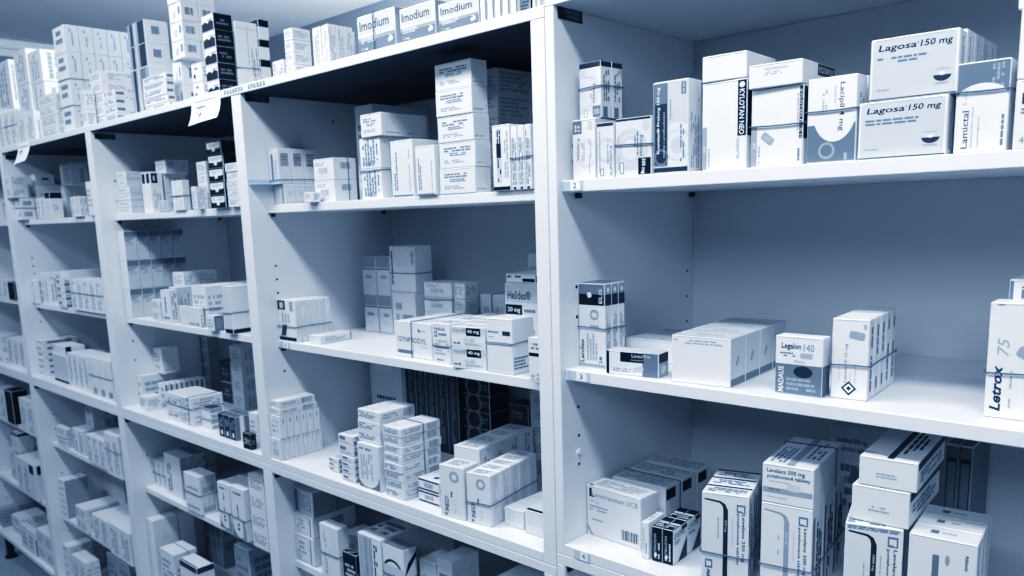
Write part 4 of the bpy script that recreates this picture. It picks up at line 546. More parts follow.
('medicine_box', [-0.7786, 0.056, 1.0525], 0, [0.0396, 0.0968, 0.0157], 'barflat', 'lower flat carton on left block on fourth bay third shelf', None),
('medicine_box', [-1.8579, 0.17, 1.9866], 0, [0.0921, 0.0388, 0.076], 'letteri', 'topmost, fourth back carton in large banded block atop second bay', 'carton in large banded block atop second bay'),
('medicine_box', [-1.596, 0.0925, 1.2976], 0, [0.0468, 0.0338, 0.0827], 'gridlid', 'middle, second back carton in neat grid by divider on third bay second shelf', 'carton in neat grid by divider on third bay second shelf'),
('medicine_box', [-1.0048, 0.0346, 0.9508], 0, [0.027, 0.0241, 0.0599], 'darkfan', 'frontmost, right dark-fronted carton in small cluster on third bay third shelf', 'dark-fronted carton in small cluster on third bay third shelf'),
('medicine_box', [-2.2445, 0.15, 1.2145], 0, [0.0802, 0.1188, 0.1154], 'plain', 'leaning white carton in centre on second bay second shelf', None),
('medicine_box', [-1.5459, 0.15, 0.6934], 0, [0.0292, 0.1588, 0.0829], 'plainv', 'right pale upright carton in left row on third bay fourth shelf', 'pale upright carton in left row on third bay fourth shelf'),
('medicine_box', [-0.1832, 0.22, 1.3517], 0, [0.0818, 0.0888, 0.0158], 'flatlab', 'flat carton on dark-labelled stack on fourth bay second shelf', None),
('medicine_box', [-0.9896, 0.0659, 1.6018], 0.05, [0.0699, 0.0688, 0.03], 'blackbow', 'second down black bow-marked carton in stack on third bay upper shelf', 'black bow-marked carton in stack on third bay upper shelf'),
('medicine_box', [-1.596, 0.1275, 1.3806], 0, [0.0468, 0.0338, 0.0827], 'gridlid', 'topmost, third back carton in neat grid by divider on third bay second shelf', 'carton in neat grid by divider on third bay second shelf'),
('medicine_box', [-0.1036, 0.1, 0.6934], 0, [0.0827, 0.1588, 0.1576], 'textfront', 'large white carton at right front on fourth bay fourth shelf', None),
('medicine_box', [-1.596, 0.1275, 1.2976], 0, [0.0468, 0.0338, 0.0827], 'gridlid', 'middle, third back carton in neat grid by divider on third bay second shelf', 'carton in neat grid by divider on third bay second shelf'),
('medicine_box', [-1.596, 0.1625, 1.3806], 0, [0.0468, 0.0338, 0.0827], 'gridlid', 'topmost, fourth back carton in neat grid by divider on third bay second shelf', 'carton in neat grid by divider on third bay second shelf'),
('medicine_box', [-0.4565, 0.0641, 1.0643], -0.06, [0.0696, 0.0888, 0.0212], 'flatbar', 'middle flat carton above rounded-print carton on fourth bay third shelf', 'flat carton above rounded-print carton on fourth bay third shelf'),
('medicine_box', [-1.8252, 0.08, 0.6934], 0, [0.0561, 0.1188, 0.1397], 'plainv', 'left upright carton strapped at right end on second bay fourth shelf', 'upright carton strapped at right end on second bay fourth shelf'),
('medicine_box', [-2.1104, 0.15, 0.7922], 0, [0.0684, 0.1588, 0.0362], 'greyfront', 'bottom broad shaded carton lying on row on second bay fourth shelf', 'broad shaded carton lying on row on second bay fourth shelf'),
('medicine_box', [0.6152, 0.12, 1.2463], 0, [0.0662, 0.0588, 0.1426], 'letroxs', 'carton behind tall sideways-lettered pair on right cabinet middle shelf', None),
('medicine_box', [-1.596, 0.1975, 1.3806], 0, [0.0468, 0.0338, 0.0827], 'gridlid', 'topmost, rearmost carton in neat grid by divider on third bay second shelf', 'carton in neat grid by divider on third bay second shelf'),
('medicine_box', [-1.8606, 0.042, 0.9508], 0, [0.0594, 0.0588, 0.1239], 'whitebar', 'frontmost, left upright carton in banded right group on second bay third shelf', 'upright carton in banded right group on second bay third shelf'),
('medicine_box', [-1.8, 0.042, 0.9508], 0, [0.0594, 0.0588, 0.1239], 'whitebar', 'frontmost, middle upright carton in banded right group on second bay third shelf', 'upright carton in banded right group on second bay third shelf'),
('medicine_box', [-0.6526, 0.0514, 1.8257], 0, [0.0293, 0.0416, 0.0224], 'plain', 'topmost white carton in square four-high stack atop fourth bay', 'white carton in square four-high stack atop fourth bay'),
('medicine_box', [-1.5978, 0.0963, 0.4054], 0, [0.0449, 0.1273, 0.0951], 'plainbig', 'bottom large grey carton in back block on third bay fifth shelf', 'large grey carton in back block on third bay fifth shelf'),
('medicine_box', [0.6222, 0.039, 1.5835], 0, [0.0651, 0.0488, 0.0636], 'lan42', 'topmost frame-cut white carton at right edge on right cabinet upper shelf', 'frame-cut white carton at right edge on right cabinet upper shelf'),
('medicine_box', [-0.6526, 0.0514, 1.7802], 0, [0.0293, 0.0416, 0.0224], 'plain', 'third down white carton in square four-high stack atop fourth bay', 'white carton in square four-high stack atop fourth bay'),
('medicine_box', [-0.6526, 0.0514, 1.8029], 0, [0.0293, 0.0416, 0.0224], 'plain', 'second down white carton in square four-high stack atop fourth bay', 'white carton in square four-high stack atop fourth bay'),
('medicine_box', [-1.8579, 0.09, 1.9102], 0, [0.0921, 0.0388, 0.076], 'letteri', 'second down, second back carton in large banded block atop second bay', 'carton in large banded block atop second bay'),
('medicine_box', [-1.3661, 0.1, 1.2145], 0, [0.0199, 0.0488, 0.0934], 'greyfront', 'right grey upright carton beside dashed carton on third bay second shelf', 'grey upright carton beside dashed carton on third bay second shelf'),
('medicine_box', [-1.4601, 0.116, 0.6934], 0, [0.1023, 0.0361, 0.1249], 'greybig', 'rearmost tall grey-topped carton in middle on third bay fourth shelf', 'tall grey-topped carton in middle on third bay fourth shelf'),
('medicine_box', [-2.3397, 0.05, 1.7574], 0, [0.0673, 0.0588, 0.118], 'plainv', 'right upright white carton near hanging tag atop second bay', 'upright white carton near hanging tag atop second bay'),
('medicine_box', [-1.4527, 0.1469, 1.2999], 0, [0.0667, 0.0327, 0.0423], 'plain', 'topmost, frontmost carton in pale back block on third bay second shelf', 'carton in pale back block on third bay second shelf'),
('medicine_box', [-2.4021, 0.1321, 1.5107], 0, [0.0525, 0.1088, 0.1204], 'plain', 'frontmost pale carton under dash-marked carton on second bay upper shelf', 'pale carton under dash-marked carton on second bay upper shelf'),
('medicine_box', [-2.199, 0.0627, 1.0498], 0, [0.1206, 0.0642, 0.0294], 'blackend', 'carton with black square end on top on second bay third shelf', None),
('medicine_box', [-2.3935, 0.0819, 0.5285], 0, [0.0643, 0.0825, 0.0242], 'greyplain', 'topmost grey-sided carton in tall left stack on second bay fifth shelf', 'grey-sided carton in tall left stack on second bay fifth shelf'),
('medicine_box', [-0.6409, 0.12, 0.6934], 0, [0.0638, 0.0588, 0.0869], 'greyfront', 'grey carton behind small black carton on fourth bay fourth shelf', None),
('medicine_box', [-1.596, 0.1625, 1.2976], 0, [0.0468, 0.0338, 0.0827], 'gridlid', 'middle, fourth back carton in neat grid by divider on third bay second shelf', 'carton in neat grid by divider on third bay second shelf'),
('medicine_box', [-2.8585, 0.08, 0.4054], 0, [0.0765, 0.0988, 0.1493], 'plainv', 'left upright carton in slim front row on first bay fifth shelf', 'upright carton in slim front row on first bay fifth shelf'),
('medicine_box', [-0.5293, 0.039, 1.026], 0, [0.048, 0.0488, 0.0207], 'smalldark', 'topmost small carton crowning short middle stack on fourth bay third shelf', 'small carton crowning short middle stack on fourth bay third shelf'),
('medicine_box', [-0.9173, 0.072, 0.7861], 0, [0.0705, 0.0988, 0.0459], 'plain', 'second down carton in four-high end stack on third bay fourth shelf', 'carton in four-high end stack on third bay fourth shelf'),
('medicine_box', [-2.1437, 0.09, 0.6934], 0, [0.0485, 0.0888, 0.0891], 'plainv', 'right upright white carton, left middle on second bay fourth shelf', 'upright white carton, left middle on second bay fourth shelf'),
('medicine_box', [-1.596, 0.0925, 1.2145], 0, [0.0468, 0.0338, 0.0827], 'gridlid', 'bottom, second back carton in neat grid by divider on third bay second shelf', 'carton in neat grid by divider on third bay second shelf'),
('medicine_box', [-2.3981, 0.0886, 1.0609], -0.01, [0.0588, 0.1188, 0.0216], 'flatdkends', 'topmost flat carton in left flat stack on second bay third shelf', 'flat carton in left flat stack on second bay third shelf'),
('medicine_box', [-0.9173, 0.072, 0.7397], 0, [0.0705, 0.0988, 0.0459], 'plain', 'third down carton in four-high end stack on third bay fourth shelf', 'carton in four-high end stack on third bay fourth shelf'),
('medicine_box', [-0.7799, 0.0089, 0.9508], 0, [0.0371, 0.0112, 0.0493], 'sideline', 'frontmost thin carton in bottom row, left block on fourth bay third shelf', 'thin carton in bottom row, left block on fourth bay third shelf'),
('medicine_box', [-0.3749, 0.0598, 0.9508], 0.15, [0.0537, 0.0982, 0.0169], 'flatbar', 'bottom flat carton in tall centre stack on fourth bay third shelf', 'flat carton in tall centre stack on fourth bay third shelf'),
('medicine_box', [-0.9173, 0.072, 0.6934], 0, [0.0705, 0.0988, 0.0459], 'plain', 'bottom carton in four-high end stack on third bay fourth shelf', 'carton in four-high end stack on third bay fourth shelf'),
('medicine_box', [-1.4229, 0.1142, 1.6135], 0, [0.0608, 0.0313, 0.036], 'plain', 'frontmost large pale carton on centre stack on third bay upper shelf', 'large pale carton on centre stack on third bay upper shelf'),
('medicine_box', [0.4906, 0.0823, 1.5796], 0, [0.0851, 0.0313, 0.0675], 'lagplain', 'frontmost wide carton behind upper bold-lettered carton on right cabinet upper shelf', 'wide carton behind upper bold-lettered carton on right cabinet upper shelf'),
('medicine_box', [-0.3729, 0.0608, 0.9681], 0.26, [0.0537, 0.0982, 0.0169], 'flatbar', 'seventh down flat carton in tall centre stack on fourth bay third shelf', 'flat carton in tall centre stack on fourth bay third shelf'),
('medicine_box', [-0.9664, 0.0534, 1.7574], 0.11, [0.0538, 0.0443, 0.0346], 'blackzig', 'bottom black carton with zigzag white front atop third bay', 'black carton with zigzag white front atop third bay'),
('medicine_box', [-0.5163, 0.0484, 1.7574], 0, [0.0207, 0.0177, 0.0726], 'plainv', 'middle white carton in row before silvery cartons atop fourth bay', 'white carton in row before silvery cartons atop fourth bay'),
('medicine_box', [-1.0369, 0.055, 1.7987], 0, [0.0476, 0.0488, 0.0409], 'whitedot', 'topmost small white carton beside black stack atop third bay', 'small white carton beside black stack atop third bay'),
('medicine_box', [-1.0832, 0.0431, 1.2145], 0, [0.0375, 0.0251, 0.0384], 'greyside', 'small grey-sided carton before bundle on third bay second shelf', None),
('medicine_box', [-2.7808, 0.08, 0.4054], 0, [0.0765, 0.0988, 0.1493], 'plainv', 'middle upright carton in slim front row on first bay fifth shelf', 'upright carton in slim front row on first bay fifth shelf'),
('medicine_box', [-1.2037, 0.0447, 1.5478], 0, [0.059, 0.0182, 0.0367], 'glossy', 'topmost glossy carton in centre pair on third bay upper shelf', 'glossy carton in centre pair on third bay upper shelf'),
('medicine_box', [-0.4576, 0.0643, 1.0427], -0.01, [0.0696, 0.0888, 0.0212], 'flatbar', 'bottom flat carton above rounded-print carton on fourth bay third shelf', 'flat carton above rounded-print carton on fourth bay third shelf'),
('medicine_box', [-1.7029, 0.034, 1.8098], 0, [0.034, 0.0268, 0.052], 'plain', 'topmost slim carton above bay divider atop third bay', 'slim carton above bay divider atop third bay'),
('medicine_box', [-1.5966, 0.2763, 1.084], 0, [0.0473, 0.0388, 0.044], 'darkwin', 'topmost black carton at shadowed back on third bay third shelf', 'black carton at shadowed back on third bay third shelf'),
('medicine_box', [-0.7637, 0.069, 1.2145], 0, [0.0694, 0.0141, 0.0905], 'vblack2', 'second back upright carton in banded left row on fourth bay second shelf', 'upright carton in banded left row on fourth bay second shelf'),
('medicine_box', [-0.9191, 0.055, 0.9508], 0, [0.0368, 0.0488, 0.0796], 'plain', 'white carton at right divider on third bay third shelf', None),
('medicine_box', [-2.4041, 0.1114, 1.6319], 0, [0.0484, 0.0629, 0.0363], 'dashside', 'dash-marked carton lying on pale pair on second bay upper shelf', None),
('medicine_box', [-0.3009, 0.0575, 0.9508], 0, [0.0576, 0.0538, 0.0228], 'flatstripe', 'bottom flat dark-striped carton behind lettered pair on fourth bay third shelf', 'flat dark-striped carton behind lettered pair on fourth bay third shelf'),
('medicine_box', [-0.9639, 0.1503, 1.8898], 0.06, [0.0588, 0.0266, 0.0437], 'bwedge', 'topmost black-and-white carton stacked behind lettered carton atop third bay', 'black-and-white carton stacked behind lettered carton atop third bay'),
('medicine_box', [-1.2152, 0.12, 1.7574], 0, [0.0466, 0.0988, 0.0579], 'barsideL', 'bottom narrow white carton under tall barcode stack atop third bay', 'narrow white carton under tall barcode stack atop third bay'),
('medicine_box', [-1.4442, 0.1312, 1.5619], 0, [0.0625, 0.0612, 0.0508], 'greyfront', 'topmost blue-grey carton in shaded centre stack on third bay upper shelf', 'blue-grey carton in shaded centre stack on third bay upper shelf'),
('medicine_box', [-1.7804, 0.065, 1.2145], 0, [0.0518, 0.0688, 0.1006], 'plainv', 'right upright carton in banded front row on second bay second shelf', 'upright carton in banded front row on second bay second shelf'),
('medicine_box', [-2.6638, 0.06, 0.6934], 0, [0.08, 0.0788, 0.1378], 'plainv', 'left white upright carton by divider on first bay fourth shelf', 'white upright carton by divider on first bay fourth shelf'),
('medicine_box', [-1.4019, 0.27, 1.0135], 0, [0.0645, 0.0988, 0.0623], 'dark', 'topmost dim carton left of back stack on third bay third shelf', 'dim carton left of back stack on third bay third shelf'),
('medicine_box', [-1.5966, 0.2763, 1.0396], 0, [0.0473, 0.0388, 0.044], 'darkwin', 'second down black carton at shadowed back on third bay third shelf', 'black carton at shadowed back on third bay third shelf'),
('medicine_box', [-1.2037, 0.0447, 1.5107], 0, [0.059, 0.0182, 0.0367], 'glossy', 'bottom glossy carton in centre pair on third bay upper shelf', 'glossy carton in centre pair on third bay upper shelf'),
('medicine_box', [-0.3493, 0.28, 1.2145], 0, [0.0333, 0.0588, 0.1019], 'greyfront', 'left dim carton strapped at back on fourth bay second shelf', 'dim carton strapped at back on fourth bay second shelf'),
('medicine_box', [-2.3989, 0.0243, 1.6246], 0, [0.0588, 0.0538, 0.0375], 'plain', 'topmost carton topping left pair on second bay upper shelf', 'carton topping left pair on second bay upper shelf'),
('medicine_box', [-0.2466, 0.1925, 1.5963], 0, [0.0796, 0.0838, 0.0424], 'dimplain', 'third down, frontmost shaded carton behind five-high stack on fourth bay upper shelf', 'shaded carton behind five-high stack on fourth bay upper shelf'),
('medicine_box', [-2.3989, 0.0243, 1.5867], 0, [0.0588, 0.0538, 0.0375], 'plain', 'bottom carton topping left pair on second bay upper shelf', 'carton topping left pair on second bay upper shelf'),
('medicine_box', [-2.0205, 0.13, 0.6934], 0, [0.0525, 0.1988, 0.098], 'plainv', 'left upright carton under dark box on second bay fourth shelf', 'upright carton under dark box on second bay fourth shelf'),
('medicine_box', [-2.0099, 0.0508, 1.8548], 0.25, [0.1459, 0.0488, 0.0321], 'plain', 'topmost small carton in leaning front stack atop second bay', 'small carton in leaning front stack atop second bay'),
('medicine_box', [-1.1664, 0.0523, 0.979], 0, [0.0483, 0.0334, 0.0278], 'darktopw', 'topmost small white carton, dark top one on third bay third shelf', 'small white carton, dark top one on third bay third shelf'),
('medicine_box', [-0.3148, 0.28, 1.2145], 0, [0.0333, 0.0588, 0.1019], 'greyfront', 'right dim carton strapped at back on fourth bay second shelf', 'dim carton strapped at back on fourth bay second shelf'),
('medicine_box', [-2.0107, 0.05, 1.8223], 0.24, [0.1459, 0.0488, 0.0321], 'plain', 'second down small carton in leaning front stack atop second bay', 'small carton in leaning front stack atop second bay'),
('medicine_box', [-1.5966, 0.2763, 0.9952], 0, [0.0473, 0.0388, 0.044], 'darkwin', 'third down black carton at shadowed back on third bay third shelf', 'black carton at shadowed back on third bay third shelf'),
('medicine_box', [-2.0118, 0.051, 1.7899], 0.09, [0.1459, 0.0488, 0.0321], 'plain', 'third down small carton in leaning front stack atop second bay', 'small carton in leaning front stack atop second bay'),
('medicine_box', [-3.0583, 0.0659, 0.204], 0, [0.1203, 0.0507, 0.0392], 'plain', 'topmost, frontmost large pale carton in middle block on first bay bottom shelf', 'large pale carton in middle block on first bay bottom shelf'),
('medicine_box', [-0.9898, 0.0644, 1.5107], -0.14, [0.0699, 0.0688, 0.03], 'blackbow', 'bottom black bow-marked carton in stack on third bay upper shelf', 'black bow-marked carton in stack on third bay upper shelf'),
('medicine_box', [-0.991, 0.0658, 1.5714], 0.11, [0.0699, 0.0688, 0.03], 'blackbow', 'third down black bow-marked carton in stack on third bay upper shelf', 'black bow-marked carton in stack on third bay upper shelf'),
('medicine_box', [-2.7472, 0.0143, 0.1644], 0, [0.088, 0.0105, 0.1055], 'blackgap', 'frontmost, right small white carton, front row on first bay bottom shelf', 'small white carton, front row on first bay bottom shelf'),
('medicine_box', [-0.5163, 0.0674, 1.7574], 0, [0.0207, 0.0177, 0.0726], 'plainv', 'rearmost white carton in row before silvery cartons atop fourth bay', 'white carton in row before silvery cartons atop fourth bay'),
('medicine_box', [-2.2472, 0.0429, 0.1644], 0, [0.0674, 0.0246, 0.1102], 'plain', 'frontmost, right white carton in front cluster on second bay bottom shelf', 'white carton in front cluster on second bay bottom shelf'),
('medicine_box', [-0.9904, 0.0646, 1.5411], 0.07, [0.0699, 0.0688, 0.03], 'blackbow', 'fourth down black bow-marked carton in stack on third bay upper shelf', 'black bow-marked carton in stack on third bay upper shelf'),
('medicine_box', [-2.5827, 0.06, 0.6934], 0, [0.08, 0.0788, 0.1378], 'plainv', 'right white upright carton by divider on first bay fourth shelf', 'white upright carton by divider on first bay fourth shelf'),
('medicine_box', [-1.2609, 0.0415, 1.7746], 0.26, [0.1295, 0.022, 0.0168], 'flatdkends', 'fourth down flat dark-ended carton in low stack atop third bay', 'flat dark-ended carton in low stack atop third bay'),
('medicine_box', [-0.7637, 0.0843, 1.2145], 0, [0.0694, 0.0141, 0.0905], 'vblack2', 'third back upright carton in banded left row on fourth bay second shelf', 'upright carton in banded left row on fourth bay second shelf'),
('medicine_box', [-0.9088, 0.012, 0.9508], 0, [0.0349, 0.0148, 0.0382], 'blacksmall', 'small dark carton at cluster front on third bay third shelf', None),
('medicine_box', [-1.2598, 0.0415, 1.8261], -0.2, [0.1295, 0.022, 0.0168], 'flatdkends', 'topmost flat dark-ended carton in low stack atop third bay', 'flat dark-ended carton in low stack atop third bay'),
('medicine_box', [-1.4019, 0.27, 0.9508], 0, [0.0645, 0.0988, 0.0623], 'dark', 'bottom dim carton left of back stack on third bay third shelf', 'dim carton left of back stack on third bay third shelf'),
('medicine_box', [-2.1432, 0.16, 0.1644], 0, [0.0967, 0.1188, 0.1396], 'dim', 'left shaded carton at right on second bay bottom shelf', 'shaded carton at right on second bay bottom shelf'),
('medicine_box', [-2.2532, 0.05, 1.7574], 0, [0.0821, 0.0588, 0.0966], 'plainv', 'left upright carton right of banded pair atop second bay', 'upright carton right of banded pair atop second bay'),
('medicine_box', [-2.0453, 0.16, 0.1644], 0, [0.0967, 0.1188, 0.1396], 'dim', 'right shaded carton at right on second bay bottom shelf', 'shaded carton at right on second bay bottom shelf'),
('medicine_box', [-1.2607, 0.0402, 1.7917], -0.18, [0.1295, 0.022, 0.0168], 'flatdkends', 'third down flat dark-ended carton in low stack atop third bay', 'flat dark-ended carton in low stack atop third bay'),
('medicine_box', [-2.2448, 0.1266, 1.5107], 0, [0.035, 0.0121, 0.1083], 'greyfront', 'frontmost dim carton in lined back row on second bay upper shelf', 'dim carton in lined back row on second bay upper shelf'),
('medicine_box', [-1.2608, 0.0413, 1.8089], 0.13, [0.1295, 0.022, 0.0168], 'flatdkends', 'second down flat dark-ended carton in low stack atop third bay', 'flat dark-ended carton in low stack atop third bay'),
('medicine_box', [-3.0583, 0.1178, 0.204], 0, [0.1203, 0.0507, 0.0392], 'plain', 'topmost, rearmost large pale carton in middle block on first bay bottom shelf', 'large pale carton in middle block on first bay bottom shelf'),
('medicine_box', [-0.7637, 0.0996, 1.2145], 0, [0.0694, 0.0141, 0.0905], 'vblack2', 'fourth back upright carton in banded left row on fourth bay second shelf', 'upright carton in banded left row on fourth bay second shelf'),
('medicine_box', [-1.8579, 0.21, 1.9866], 0, [0.0921, 0.0388, 0.076], 'letteri', 'topmost, rearmost carton in large banded block atop second bay', 'carton in large banded block atop second bay'),
('medicine_box', [-2.3989, 0.0435, 1.5485], 0, [0.0588, 0.0476, 0.0374], 'barsideL', 'topmost white carton in left front pair on second bay upper shelf', 'white carton in left front pair on second bay upper shelf'),
('medicine_box', [-1.9914, 0.062, 0.9508], 0, [0.0439, 0.0788, 0.1154], 'plainv', 'third from left upright white carton, centre row on second bay third shelf', 'upright white carton, centre row on second bay third shelf')
]
